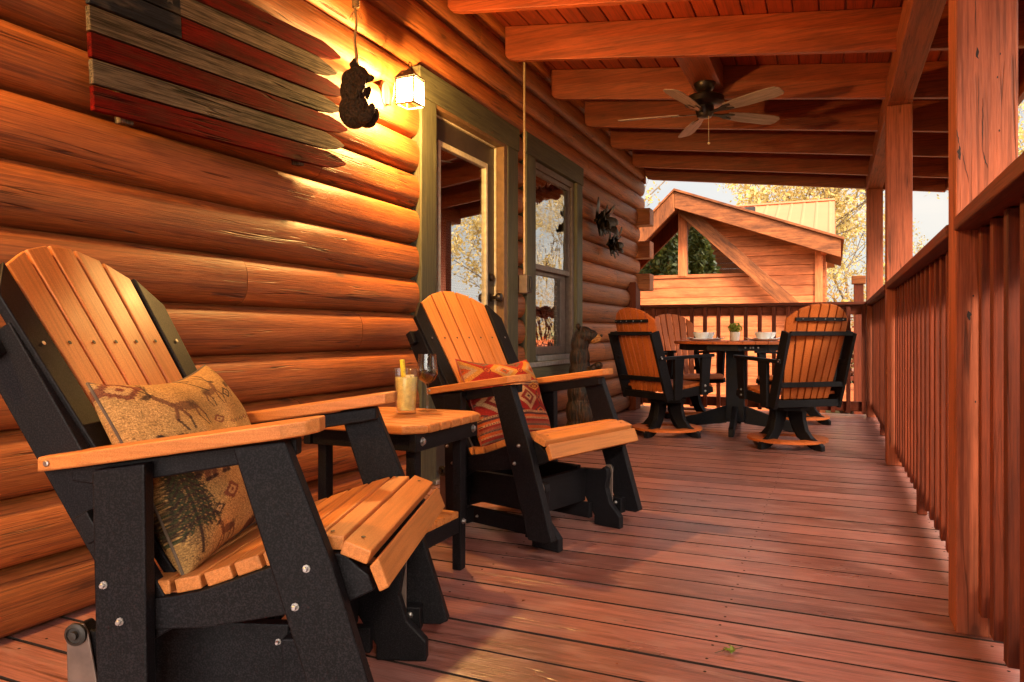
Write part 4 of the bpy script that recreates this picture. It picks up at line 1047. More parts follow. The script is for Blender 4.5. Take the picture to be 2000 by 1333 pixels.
# ------------------------------------------------------------------ bears
def blobs(items, name, m, parent, voxel=.009, smooth=3, loc=None):
    b = MB()
    for (c_, r_, *rot) in items:
        b.ball(c_, r_, 18, Matrix.Rotation(rot[0], 4, rot[1]) if rot else None)
    o = b.build(name, m, parent)
    md = o.modifiers.new('remesh', 'REMESH'); md.mode = 'VOXEL'; md.voxel_size = voxel; md.use_smooth_shade = True
    ms = o.modifiers.new('smooth', 'SMOOTH'); ms.iterations = smooth; ms.factor = .5
    return o
hb = empty('hanging_bear', (-1.705, 2.329, 1.60), label='small brown bear figurine hanging from a knotted rope', cat='bear figurine')
hb.rotation_euler = (0, 0, R(-5))
# local: x to the photo's right-ish (towards +X +Y), figure in profile facing +x'
body = [((-.005, 0, .075), (.068, .055, .075)), ((-.012, 0, .155), (.055, .05, .07)), ((-.012, 0, .20), (.05, .045, .045)), ((.012, 0, .215), (.046, .043, .043)), ((.054, 0, .206), (.028, .019, .017)), ((.072, 0, .208), (.012, .012, .010)),
        ((-.006, .032, .252), (.014, .009, .014)), ((-.006, -.032, .252), (.014, .009, .014)),
        ((.03, -.045, .15), (.018, .018, .045), .5, 'Y'), ((.03, .045, .15), (.018, .018, .045), .5, 'Y'), ((.022, -.035, .185), (.016, .016, .03), -.4, 'Y'), ((0, -.02, .255), (.013, .013, .03)), ((0, .02, .255), (.013, .013, .03)),
        ((.042, -.036, .04), (.04, .024, .028)), ((.042, .036, .04), (.04, .024, .028)), ((.074, -.036, .062), (.018, .02, .034), .35, 'Y'), ((.074, .036, .062), (.018, .02, .034), .35, 'Y')]
hb.rotation_euler = (0, 0, R(20)); hb.scale = (.92, .92, .96)
blobs(body, 'body', M['resin'], hb, .0055, 2)
b = MB()
for s in (-1, 1):
    b.tube([(.0 + .004 * math.sin(k * .9), s * (.012 - .010 * min(1, k / 9)), .262 + k * .02) for k in range(14)], .0045, 8)
b.tube([(.002 * math.sin(k), 0, .52 + k * .03) for k in range(20)], .006, 8)
for a in range(3): b.tube([(.012 * math.cos(t), .012 * math.sin(t), .50 + .01 * a + .003 * math.sin(2 * t)) for t in [k * .5 for k in range(14)]], .0055, 8)
for k in range(9): a = k * .8; b.tube([(0, 0, .49), (.02 * math.cos(a), .02 * math.sin(a), .475 - .01 * (k % 3)), (.028 * math.cos(a), .028 * math.sin(a), .45)], .0015, 5)
b.build('rope', M['rope'], hb, smooth='all')
b = MB(); b.tube([(0, 0, 1.09), (0, 0, 1.20)], .003, 6); b.build('hook', M['iron'], hb)

cb = empty('carved_bear', (-1.72, 5.14, 0), rz=R(0), label='tall carved dark brown wooden bear with tan muzzle standing below the window', cat='bear carving')
cb.rotation_euler = (0, 0, R(18))
body = [((0, 0, .09), (.12, .11, .10)), ((-.01, 0, .22), (.105, .10, .15)), ((-.01, 0, .36), (.095, .09, .13)), ((-.005, 0, .50), (.088, .085, .13)), ((-.01, 0, .62), (.078, .075, .11)), ((-.01, 0, .72), (.07, .066, .09)),
        ((.02, 0, .79), (.075, .068, .066)), ((.072, 0, .780), (.060, .054, .050)), ((-.02, .05, .855), (.022, .016, .024)), ((-.02, -.05, .855), (.022, .016, .024)),
        ((.06, -.06, .50), (.03, .03, .09), .6, 'Y'), ((.06, .06, .50), (.03, .03, .09), .6, 'Y'), ((.10, -.06, .455), (.04, .028, .026)), ((.13, .05, .56), (.035, .028, .03)), ((.09, .06, .53), (.06, .026, .028)),
        ((.07, -.07, .07), (.09, .045, .06)), ((.07, .07, .07), (.09, .045, .06)), ((.03, -.06, .2), (.07, .05, .1)), ((.03, .06, .2), (.07, .05, .1))]
blobs(body, 'body', M['carved'], cb, .009, 2)
blobs([((.112, 0, .764), (.042, .042, .036)), ((.095, 0, .758), (.045, .046, .036))], 'muzzle', M['muzzle'], cb, .006, 2)
b = MB(); b.ball((.150, 0, .784), (.012, .018, .012), 12); b.build('nose', M['iron'], cb, smooth='all')
for s in (-1, 1): b = MB(); b.ball((.073, s * .046, .812), .008, 10); b.build('eye', M['iron'], cb, smooth='all')
b = MB(); b.lathe([(0, 0.0015), (.15, .0015), (.15, .03), (.14, .045), (0, .045)], n=24); b.build('base', M['carved'], cb, smooth=True)

# ------------------------------------------------------------------ metal leaf ornaments
def ornament(loc, s, label, seed):
    rnd = random.Random(seed); e = empty('wall_ornament', loc, label=label, cat='wall ornament', group='dark metal flowers on the log wall')
    for k in range(27):
        a = k * 2 * math.pi / 9 + (k // 9) * .23 + rnd.uniform(-.2, .2); L = s * rnd.uniform(.55, 1.0); wd = s * .46 * (1 if k < 9 else .8); L *= (1 if k < 9 else .7)
        vs = []; n = 6
        for i in range(n + 1):
            t = i / n; r = L * t; ww = wd * math.sin(math.pi * min(1, t * .90 + .10)) ** .6; out = .03 + .60 * s * math.sin(math.pi * .55 * t) * (.7 if k % 2 else 1.1)
            for q in (-1, 0, 1):
                y = r * math.cos(a) - q * ww * .5 * math.sin(a); z = r * math.sin(a) + q * ww * .5 * math.cos(a)
                vs.append((out * (.45 + .55 * (k % 3) / 2) + (.008 if q == 0 else 0), y, z))
        vs2 = [(x + .0015, y, z) for x, y, z in vs]; m = len(vs)
        fs = [(i * 3 + j, i * 3 + j + 1, (i + 1) * 3 + j + 1, (i + 1) * 3 + j) for i in range(n) for j in range(2)]
        b = MB(); b.add(vs + vs2, fs + [tuple(x + m for x in f_[::-1]) for f_ in fs]); b.build('petal', M['pinecone'], e, smooth='all')
    b = MB(); b.ball((.05, 0, 0), (.02, s * .14, s * .14), 12); b.lathe([(.012, 0), (.012, .05)], (0, 0, 0), 10, mz); b.build('centre', M['pinecone'], e, smooth='all')
ornament((-1.925, 6.12, 1.80), .22, 'larger dark metal flower on the pale logs right of the window', 3)
ornament((-1.925, 6.50, 1.63), .165, 'smaller lower dark metal flower on the logs near the corner', 5)

# ------------------------------------------------------------------ ceiling fan
fan = empty('ceiling_fan', (-.778, 4.907, 2.464), label='bronze five blade ceiling fan hanging from the porch rafters', cat='ceiling fan')
b = MB(); b.lathe([(0, 0), (.072, 0), (.072, -.012), (.055, -.042), (.030, -.062), (.02, -.066), (.02, -.075), (0, -.075)], n=32); b.build('canopy', M['bronze'], fan, smooth=True)
b = MB(); b.lathe([(0, -.072), (.05, -.076), (.115, -.088), (.128, -.10), (.128, -.135), (.110, -.148), (.06, -.155), (.06, -.17), (.058, -.20), (.045, -.225), (.015, -.232), (0, -.232)], n=32); b.build('motor', M['bronze'], fan, smooth=True)
for k in range(5):
    a = R(114 + 72 * k); q = Matrix.Rotation(a, 4, 'Z') @ Matrix.Translation((0, 0, -.196)) @ Matrix.Rotation(R(-13), 4, 'X')
    out = [(.17, -.040), (.30, -.056), (.50, -.060), (.555, -.050), (.575, -.028), (.575, .028), (.555, .050), (.50, .060), (.30, .056), (.17, .040)]
    b = MB(); b.prism(out, -.003, .003, q, plane='xy'); bl = b.build('blade', M['blade'], fan, bevel=.001)
    b = MB(); b.prism([(.05, -.012), (.12, -.014), (.16, -.032), (.215, -.03), (.215, -.018), (.17, -.006), (.17, .006), (.215, .018), (.215, .03), (.16, .032), (.12, .014), (.05, .012)], -.009, -.0035, q, plane='xy'); b.build('blade_iron', M['bronze'], bl)
b = MB(); b.tube([(.03, -.03, -.225), (.032, -.032, -.40)], .0016, 6); b.ball((.032, -.032, -.408), .009, 10); b.build('pull_chain', M['barepaint'], fan, smooth='all')

# ------------------------------------------------------------------ dining set
def swivel(label):
    e = empty('swivel_chair', label=label, cat='dining chair', group='fan backed swivel chairs round the porch table')
    OR, BK = M['orange2'], M['black']
    path = [(-.20, .405), (-.145, .398), (-.09, .396), (-.035, .398), (.02, .405), (.075, .414), (.13, .421), (.185, .424), (.235, .415), (.262, .385)]
    b = MB()
    for (x0, z0), (x1, z1) in zip(path[:-1], path[1:]):
        L = math.hypot(x1 - x0, z1 - z0); ux, uz = (x1 - x0) / L, (z1 - z0) / L; nx, nz = uz, -ux
        P = lambda s_, t_: (x0 + ux * s_ + nx * t_, z0 + uz * s_ + nz * t_)
        b.prism([P(.003, 0), P(L - .003, 0), P(L - .003, .022), P(.003, .022)], -.245, .245)
    b.build('seat', OR, e, bevel=.003)
    BX = lambda z: -.215 - .30 * (z - .42)
    n_ = Vector((-1, 0, -.30)).normalized()
    b = MB(); nS = 7; ztop = lambda y: 1.0 - .9 * y * y - 12 * y ** 4
    for i in range(nS):
        u0, u1 = i / nS, (i + 1) / nS; gp = .0058; vs = []; fs = []; ms = 10
        for j in range(ms + 1):
            t = j / ms
            for u, sg in ((u0, 1), (u1, -1)):
                yt = -.252 + .504 * u + sg * gp; yb = -.19 + .38 * u + sg * gp
                z = .36 + (ztop(yt) - .36) * t; y = yb + (yt - yb) * min(1, t * 1.15); 
                for th in (0, .018):
                    p = Vector((BX(z) + .05 * (y / .25) ** 2 * (.3 + .7 * t), y, z)) + n_ * th; vs.append(tuple(p))
        for j in range(ms):
            a = j * 4; c_ = a + 4; fs += [(a, a + 2, c_ + 2, c_), (a + 1, c_ + 1, c_ + 3, a + 3), (a, c_, c_ + 1, a + 1), (a + 2, a + 3, c_ + 3, c_ + 2)]
        fs += [(0, 1, 3, 2), (ms * 4, ms * 4 + 2, ms * 4 + 3, ms * 4 + 1)]
        b.add(vs, fs)
    b.build('backrest', OR, e, bevel=.002)
    for s in (-1, 1):
        b = MB(); b.beam((BX(.30) - .01, s * .262, .30), (BX(.81) - .01, s * .262, .81), .026, .080, up=(1, 0, .3)); fr = b.build('back_post', BK, e, bevel=.003)
        bolt(fr, (BX(.62) - .01, s * .275, .62), (0, s, 0), .007)
    for z, hw, tt in ((.80, .249, .03), (.455, .249, .035), (.325, .249, .05)):
        b = MB(); b.beam((BX(z) - .036, -hw, z), (BX(z) - .036, hw, z), .024, tt, up=(0, 0, 1)); b.build('back_rail', BK, e, bevel=.003)
    pts = []
    b = MB(); pr = None
    arcp = [(BX(.895) + .05 * (y / .25) ** 2 - .030, y, .895 + .0 * y) for y in [-.20 + .40 * k / 10 for k in range(11)]]
    for p, q in zip(arcp[:-1], arcp[1:]): b.beam(p, q, .02, .024)
    bt = b.build('back_batten', BK, e)
    for k in (1, 3, 5, 7, 9): bolt(bt, (arcp[k][0] - .012, arcp[k][1], arcp[k][2]), (-1, 0, 0), .0026)
    for s in (-1, 1):
        out = [(-.30, .245), (-.30, .285), (-.1, .30), (.20, .312), (.235, .295), (.235, .262), (.2, .245), (-.1, .250)]
        vs = [(x, s * y, .636 + x * .04) for x, y in out] + [(x, s * y, .612 + x * .04) for x, y in out]; n = len(out)
        b = MB(); b.add(vs, [tuple(range(n)), tuple(range(2 * n - 1, n - 1, -1))] + [(i, i + n, (i + 1) % n + n, (i + 1) % n) for i in range(n)]); ar = b.build('armrest', BK, e, bevel=.003)
        bolt(ar, (-.285, s * .281, .614), (-.2, s, 0), .006)
        b = MB(); b.prism([(.105, .618), (.205, .621), (.170, .33), (.10, .33)], s * .293, s * .265); fp = b.build('arm_post', BK, e, bevel=.003)
        for z in (.40, .36): bolt(fp, (.135, s * .293, z), (0, s, 0), .006)
        b = MB(); b.prism([(-.165, .607), (-.075, .611), (-.095, .30), (-.165, .30)], s * .293, s * .265); b.build('arm_post', BK, e, bevel=.003)
        b = MB(); b.prism([(-.235, .375), (-.09, .372), (.075, .39), (.19, .40), (.245, .385), (.25, .345), (.20, .335), (-.02, .315), (-.235, .318)], s * .263, s * .238); b.build('seat_rail', BK, e, bevel=.003)
    b = MB(); b.lathe([(.15, .262), (.15, .285), (.06, .287), (.06, .315), (0, .315)], n=8); b.build('swivel_plate', BK, e, bevel=.002)
    for k in range(4):
        q = Matrix.Rotation(R(16 + 90 * k), 4, 'Z')
        pts = [(.02, .262), (.14, .262), (.145, .20), (.165, .13), (.21, .080), (.27, .052), (.292, .034), (.292, .0015), (.235, .0015), (.20, .012), (.13, .05), (.075, .12), (.035, .2)]
        b = MB(); b.prism(pts, -.019, .019, q); b.build('leg', BK, e, bevel=.003)
    b = MB(); ns = 24
    for k in range(ns):
        a0, a1 = 2 * math.pi * k / ns, 2 * math.pi * (k + 1) / ns
        r0, r1 = .165, .272
        b.prism([(r0 * math.cos(a0), r0 * math.sin(a0)), (r1 * math.cos(a0), r1 * math.sin(a0)), (r1 * math.cos(a1), r1 * math.sin(a1)), (r0 * math.cos(a1), r0 * math.sin(a1))], .048, .066, plane='xy')
    b.build('foot_ring', OR, e)
    for ch in kids(e):
        if ch.name.split('.')[0] in ('leg', 'swivel_plate', 'foot_ring'): continue
        for o_ in [ch] + kids(ch): o_.data.transform(Matrix.Diagonal((1, .965, 1, 1)))
    return e
spots = [((-1.20, 5.72), 53, 'fan backed swivel chair at the table\'s near left, seen from behind beside the wall'),
         ((-.295, 5.48), 129, 'fan backed swivel chair at the table\'s near right, its back closest to the railing'),
         ((-1.27, 7.02), -50, 'fan backed swivel chair behind the table on the wall side, its front facing the camera'),
         ((-.29, 6.98), -126, 'fan backed swivel chair behind the table, mostly hidden by the near right chair')]
sc0 = swivel(spots[0][2]); lst = [sc0] + [copy_tree(sc0) for _ in range(3)]
for o, (xy, a, lb) in zip(lst, spots):
    o.location = (*xy, 0); o.rotation_euler = (0, 0, R(a)); o['label'] = lb
TX, TY = -.74, 6.25
tb = empty('dining_table', (TX, TY, 0), label='round tan dining table on black pedestal at the end of the porch', cat='dining table')
b = MB(); rr = .50; x = -rr; k = 0
while x < rr - .01:
    x0, x1 = x + .002, min(rr, x + .0985)
    a0, a1 = math.asin(max(-1, x0 / rr)), math.asin(min(1, x1 / rr))
    top = [(rr * math.sin(a0 + (a1 - a0) * t / 5), rr * math.cos(a0 + (a1 - a0) * t / 5)) for t in range(6)]
    pts = top + [(p[0], -p[1]) for p in reversed(top)]
    pts = [p for i, p in enumerate(pts) if i == 0 or math.hypot(p[0] - pts[i - 1][0], p[1] - pts[i - 1][1]) > 1e-3]
    b.prism(pts, .715, .74, Matrix.Rotation(R(24), 4, 'Z'), plane='xy'); x += .10
b.build('tabletop', M['orange2'], tb, bevel=.003)
b = MB(); b.lathe([(.40, .665), (.455, .665), (.455, .7145), (.40, .7145)], n=12, M_=Matrix.Rotation(R(24 - 90 + 15), 4, 'Z')); ap = b.build('apron', M['black'], tb)
for xx in (-.06, -.02, .0, .04):
    ca, sa = math.cos(R(24)), math.sin(R(24)); p = Vector((xx, -.4415, .69)); p.rotate(Matrix.Rotation(R(24), 3, 'Z')); bolt(ap, tuple(p), (sa, -ca, 0), .005)
b = MB(); b.box((-.072, -.072, .07), (.072, .072, .664), Matrix.Rotation(R(3), 4, 'Z'), 2); b.build('pedestal', M['black'], tb, bevel=.004)
for a in (-87, 93, 3, 183):
    q = Matrix.Rotation(R(a), 4, 'Z'); b = MB(); b.prism([(.07, .20), (.12, .185), (.30, .12), (.47, .075), (.50, .06), (.50, .0015), (.42, .0015), (.36, .02), (.07, .055)], -.02, .02, q); b.build('foot', M['black'], tb, bevel=.004)

# table ware
def plate(x, y, label, a=0):
    b = MB(); s = .105; vs = []; n = 9
    for i in range(n):
        for j in range(n):
            u, v = -1 + 2 * i / (n - 1), -1 + 2 * j / (n - 1)
            h = .004 + .016 * max(abs(u), abs(v)) ** 4 + .010 * (abs(u) * abs(v)) ** 3
            vs.append((u * s * (1 + .06 * abs(v)), v * s * (1 + .06 * abs(u)), h))
    fs = [(i * n + j, (i + 1) * n + j, (i + 1) * n + j + 1, i * n + j + 1) for i in range(n - 1) for j in range(n - 1)]
    low = [(p[0] * .97, p[1] * .97, max(0, p[2] - .004)) for p in vs]; m = len(vs)
    edge = [i * n for i in range(n)] + [(n - 1) * n + j for j in range(1, n)] + [i * n + n - 1 for i in range(n - 2, -1, -1)] + [j for j in range(n - 2, 0, -1)]
    fs += [tuple(k + m for k in f_[::-1]) for f_ in fs] + [(edge[k], edge[(k + 1) % len(edge)], edge[(k + 1) % len(edge)] + m, edge[k] + m) for k in range(len(edge))]
    b.add(vs + low, fs); o = b.build("plate", M['ceramic'], smooth='all'); o.location = (x, y, .7405); o.rotation_euler = (0, 0, R(a)); tag(o, label, 'plate', 'white plates on the dining table')
def bowl(x, y, label, r=.068):
    b = MB(); b.lathe([(0, 0), (.034, 0), (.036, .006), (r * .86, .034), (r, .064), (r - .003, .065), (r * .82, .036), (.03, .010), (0, .008)], n=32); o = b.build('bowl', M['ceramic'], smooth=True); o.location = (x, y, .7465); tag(o, label, 'bowl', 'white bowls on the dining table')
plate(-.98, 6.02, 'white square plate at the near left of the dining table', 20); bowl(-.98, 6.02, 'white bowl on the near left plate of the dining table')
plate(-1.0, 6.42, 'white square plate at the far left of the dining table', 50); bowl(-1.0, 6.42, 'white bowl on the far left plate, half hidden behind the near one')
plate(-.50, 6.03, 'white square plate at the near right of the dining table', 30); bowl(-.50, 6.03, 'white bowl on the near right plate of the dining table')
plate(-.50, 6.45, 'white square plate at the far right of the dining table', 10); bowl(-.50, 6.45, 'white bowl on the far right plate behind the chair back')
pp = empty('potted_plant', (TX, TY - .02, .7405), label='small bright green plant in a white pot in the middle of the table', cat='plant')
b = MB(); b.lathe([(0, 0), (.032, 0), (.036, .01), (.040, .072), (.036, .073), (.035, .06), (0, .058)], n=28); b.build('pot', M['pot'], pp, smooth=True)
def leaves(b, n, cfn, size, rnd, flat=.6):
    for _ in range(n):
        c_ = Vector(cfn(rnd)); s = size * rnd.uniform(.6, 1.3)
        a = Vector((rnd.gauss(0, 1), rnd.gauss(0, 1), rnd.gauss(0, flat))).normalized(); d = a.orthogonal().normalized(); d.rotate(Matrix.Rotation(rnd.uniform(0, 6.28), 3, a))
        w_ = a.cross(d) * s * .5
        b.add([c_ - d * s, c_ + w_ , c_ + d * s, c_ - w_], [(0, 1, 2, 3)], rv=rnd.random())
rnd = random.Random(2)
b = MB(); leaves(b, 420, lambda r: (lambda v: (v.x * .055, v.y * .055, .105 + v.z * .045))(Vector((r.gauss(0, 1), r.gauss(0, 1), r.gauss(0, 1))).normalized() * r.uniform(.4, 1.05)), .011, rnd); b.build('foliage', M['leafpot'], pp)

# fallen sprig on the deck
sp = empty('fallen_sprig', (-.242, 1.871, .002), rz=.5, label='small green sprig with a twig lying on the deck boards', cat='leaf')
b = MB(); leaves(b, 14, lambda r: (r.uniform(-.015, .015), r.uniform(-.012, .012), .006 + r.uniform(0, .008)), .010, random.Random(4), 3); b.build('leaf', M['leafpot'], sp)
b = MB(); b.tube([(-.035, -.01, .003), (0, 0, .006), (.02, .004, .004), (.045, .012, .004)], .0012, 5); b.build('twig', M['bark'], sp)
rnd = random.Random(8); L0 = None
for k in range(14):
    x, y = rnd.uniform(-.95, .30), rnd.uniform(1.45, 3.6)
    b = MB(); s = rnd.uniform(.004, .009); b.add([(-s, 0, .0006), (0, -s * .5, .002), (s, 0, .0006), (0, s * .5, .003)], [(0, 1, 2, 3)])
    o = b.build('leaf_fragment', M['brownleaf']); o.location = (x, y, .0012); o.rotation_euler = (0, 0, rnd.uniform(0, 6)); tag(o, 'tiny dark dry leaf fragment lying on the deck boards', 'leaf fragment', 'dry leaf fragments on the deck')

# ------------------------------------------------------------------ neighbour cabin
nb = empty('neighbour_cabin', (-2, 15.5, -1.1), label='orange wooden cabin with glazed gable, diagonal brace and orange metal roof beyond the porch', cat='cabin')
ON = (-2, 15.5, -1.1)
def npart(b, name, m, parent=None, **kw):
    ob = b.build(name, m, None, **kw); ob.data.transform(Matrix.Translation((-ON[0], -ON[1], -ON[2]))); ob.parent = parent or nb; return ob
YF = 15.5
AP = (-2.94, 3.70)
def roofz(x): return AP[1] + (x - AP[0]) * (.97 if x < AP[0] else -.37)
gx0, gx1, gz0 = -4.6, -1.62, 2.03
b = MB(); z = -1.1; 
while z < 3.6:
    z1 = z + .205
    # clip each board to the roof line
    zt = min(z1, 3.6)
    xr = -.20
    if z > roofz(-.20) - .10: xr = AP[0] + (AP[1] - .12 - z) / .37
    xl = -8.0
    if z > -3: xl = -8.0
    def board(xa, xb): 
        if xb - xa > .05:
            b.prism([(xa, z + .003), (xb, z + .003), (xb, z1 - .003), (xa, z1 - .003)], YF, YF + .06 + .02 * ((int(z * 10)) % 2) * 0)
    if z1 <= gz0 + .02: board(xl, min(xr, -.2))
    else:
        xs = -1.62 + (gz0 - z) * .78          # glass ends at the brace
        board(max(xs - .05, AP[0] + .1), min(xr, -.2))
    z = z1
npart(b, 'siding', M['siding'], bevel=.006, seg=1)
b = MB(); b.prism([(-8, -1.1), (-.25, -1.1), (-.25, 2.45), (AP[0] + .15, 3.45), (AP[0] + .15, gz0), (-8, gz0)], YF + .08, YF + .14); npart(b, 'wall_core', M['siding'])
b = MB(); b.box((-.32, YF - .05, -1.1), (-.18, YF + .1, 2.55), axis=2); npart(b, 'corner_post', M['siding'], bevel=.006)
gw = MB(); gw.box((-3.0, YF - .06, gz0 - .02), (-2.82, YF + .1, 3.5), axis=2); gw.box((-4.6, YF - .04, gz0 - .05), (-1.5, YF + .02, gz0 + .02), axis=0)
gwo = npart(gw, 'gable_window', M['siding'], bevel=.006)
b = MB(); b.prism([(-4.5, gz0 + .02), (-3.0, gz0 + .02), (-3.0, 3.50), (-3.1, 3.42)], YF + .02, YF + .03); npart(b, 'glass_pane', M['farpane'], gwo)
b = MB(); b.prism([(-2.82, gz0 + .02), (-1.5, gz0 + .02), (-2.7, 3.45), (-2.82, 3.45)], YF + .02, YF + .03); npart(b, 'glass_pane', M['farpane'], gwo)
b = MB(); b.box((-4.6, YF + .6, gz0 - .3), (-1.5, YF + .65, 3.5)); npart(b, 'room_wall', M['dark'])
# barge boards and roof
yb = YF - .75
def barge(x0, x1, w0, t, mm='fascia', y0=yb, nm='barge_board', th=.08):
    b = MB(); b.prism([(x0, roofz(x0)), (x1, roofz(x1)), (x1, roofz(x1) - w0), (x0, roofz(x0) - w0)], y0, y0 + th); return npart(b, nm, M[mm], bevel=.008)
barge(AP[0] + .001, .14, .34, 0); barge(-4.7, AP[0] - .001, .40, 0)
for (x0, x1) in ((AP[0], .20), (-4.8, AP[0])):
    b = MB(); b.prism([(x0, roofz(x0) + .05), (x1, roofz(x1) + .05), (x1, roofz(x1) + .001), (x0, roofz(x0) + .001)], yb - .06, YF + 5); npart(b, 'gable_roof', M['fascia'], bevel=.004)
b = MB()
for k in range(5): b.box((-.22, YF - .70 + .1 * 0, 2.36), (-.10, YF + .05, 2.50), axis=1) if k == 0 else None
npart(b, 'eave_bracket', M['siding'], bevel=.005)
b = MB(); b.beam((-2.86, YF - .24, 3.45), (.10, YF - .24, .62), .07, .30, up=(0, -1, 0)); bp_ = None
b2 = MB(); v = Vector((2.96, 0, -2.83)).normalized(); nrm2 = Vector((v.z, 0, -v.x))
b2.beam((-2.86, YF - .30, 3.40), (.20, YF - .30, .475), .26, .09, up=(0, -1, 0)); npart(b2, 'diagonal_brace', M['fascia'], bevel=.008)
# main metal roof behind
b = MB()
def rp(x, y): t_ = (y - 16.6) / 3.4; return (x, y, 2.80 + t_ * 1.37)
vs = []; x = -9; fs = []; i = 0
xs = []
while x < .06:
    xs += [x, x + .20, x + .225, x + .255, x + .28]; x += .30
hz = [0, 0, .014, .014, 0]
for i, x in enumerate(xs):
    for y in (16.6, 20.0):
        p = rp(min(x, .06), y); vs.append((p[0], p[1], p[2] + hz[i % 5]))
fs = [(2 * i, 2 * i + 2, 2 * i + 3, 2 * i + 1) for i in range(len(xs) - 1)]
m_ = len(vs); vs2 = [(p[0], p[1], p[2] - .05) for p in vs]
b.add(vs + vs2, fs + [tuple(k + m_ for k in f_[::-1]) for f_ in fs] + [(len(xs) * 2 - 2, len(xs) * 2 - 1, m_ + len(xs) * 2 - 1, m_ + len(xs) * 2 - 2)]); npart(b, 'metal_roof', M['metalroof'])
b = MB(); b.beam((-9, 20.0, 4.19), (.06, 20.0, 4.19), .16, .05); npart(b, 'ridge_cap', M['metalroof'], bevel=.01)
b = MB(); b.box((-8.5, 17.3, -1.1), (-.15, 22.8, 2.95)); npart(b, 'rear_wall', M['siding'])
b = MB(); b.beam((-.02, 17.0, 2.80), (-.02, 20, 4.02), .06, .22); npart(b, 'barge_board', M['fascia'])
b = MB(); b.beam((-9, 20.05, 4.17), (-9 + 9.06, 20.05, 4.17), .02, .02); 
b = MB(); b.prism([(20.0, 4.15), (23.4, 2.8), (23.4, 2.75), (20.0, 4.1)], -9, .06, plane='yz'); npart(b, 'rear_roof', M['metalroof'])
# neighbour deck and rail, lower right through the balusters
nd = empty('neighbour_railing', (1.5, 14.0, -1.1), label='small wooden railing of the next cabin glimpsed through the balusters', cat='railing')
def ndp(b, name, m, **kw):
    ob = b.build(name, m, None, **kw); ob.data.transform(Matrix.Translation((-1.5, -14.0, 1.1))); ob.parent = nd; return ob
b = MB(); b.box((-.1, 14, .54), (4, 14.1, .58), axis=0); ndp(b, 'top_rail', M['rail']); b = MB(); b.box((-.1, 14.02, -.03), (4, 14.07, .05), axis=0); ndp(b, 'bottom_rail', M['rail'])
for k in range(28):
    b = MB(); b.box((-.05 + k * .14, 13.98, -.2), (-.01 + k * .14, 14.018, .54), axis=2); ndp(b, 'baluster', M['rail'])
b = MB(); b.box((-.2, 13.95, -.5), (4, 16, -.2), axis=0); ndp(b, 'deck_platform', M['siding'])
sh = empty('small_shed', (1.6, 16.5, -1.1), label='low orange roofed shed behind the neighbouring railing', cat='shed')
b = MB(); b.box((-.9, 0, 0), (1.2, 2, 1.75)); b.build('wall', M['siding'], sh); b = MB(); b.prism([(-1.25, 2.02), (0.1, 1.80), (1.6, 1.4), (1.6, 1.32), (.1, 1.70), (-1.25, 1.92)], -.3, 2.3); b.build('roof', M['metalroof'], sh)
np_ = empty('newel_post', (.27, 9.05, -1.1), label='brown square newel post with a flat cap just beyond the back railing', cat='post')
b = MB(); b.box((-.05, -.05, 0), (.05, .05, 2.46), axis=2); b.build('post_shaft', M['rail'], np_, bevel=.004); b = MB(); b.box((-.072, -.072, 2.4605), (.072, .072, 2.55)); b.build('post_cap', M['fascia'], np_, bevel=.004)

# ------------------------------------------------------------------ trees
def tree_mesh(seed, h, spread, leafn, lsize, leafm_, up=.7, depth=5):
    rnd = random.Random(seed); b = MB(); tips = []
    def grow(p, d, L, r, k):
        q = p; pts = [p]; rad = [r]; seg = 3
        for i in range(seg):
            d = (d + Vector((rnd.gauss(0, .13), rnd.gauss(0, .13), rnd.gauss(0, .06) + .03))).normalized(); q = q + d * L / seg; pts.append(q); rad.append(r * (1 - .35 * (i + 1) / seg))
        b.tube(pts, rad, 5 if k > 1 else 8, cap=False)
        if k >= 2: tips.extend(pts[1:])
        if k >= depth: return
        for i in range(rnd.choice((2, 3, 3)) if k else 5):
            a = rnd.uniform(0, 6.28); nd_ = (d * up + Vector((math.cos(a), math.sin(a), rnd.uniform(-.1, .5))) * spread).normalized()
            grow(pts[rnd.choice((1, 2, 3, 3))] if k == 0 else pts[rnd.choice((2, 3))], nd_, L * rnd.uniform(.6, .82), rad[-1] * .66, k + 1)
    grow(Vector((0, 0, 0)), Vector((0, 0, 1)), h * .30, h * .016, 0)
    lb = MB()
    leaves(lb, leafn, lambda r: (lambda t_: (t_.x + r.gauss(0, h * .014), t_.y + r.gauss(0, h * .014), t_.z + r.gauss(0, h * .014)))(r.choice(tips)), lsize, rnd, 1)
    return b, lb
def tree(name, seed, h, label, cat='tree', group='bare spring trees beyond the cabins', spread=.75, leafn=4500, lsize=.065, lm='leafgold', **kw):
    e = empty(name, label=label, cat=cat, group=group)
    b, lb = tree_mesh(seed, h, spread, leafn, lsize, lm, **kw)
    b.build('trunk', M['bark'], e, smooth='all'); lb.build('crown', M[lm], e)
    return e
tA = tree('spring_tree', 11, 10.5, 'x'); tB = tree('spring_tree', 23, 9, 'x'); tC = tree('spring_tree', 37, 12, 'x', leafn=10000)
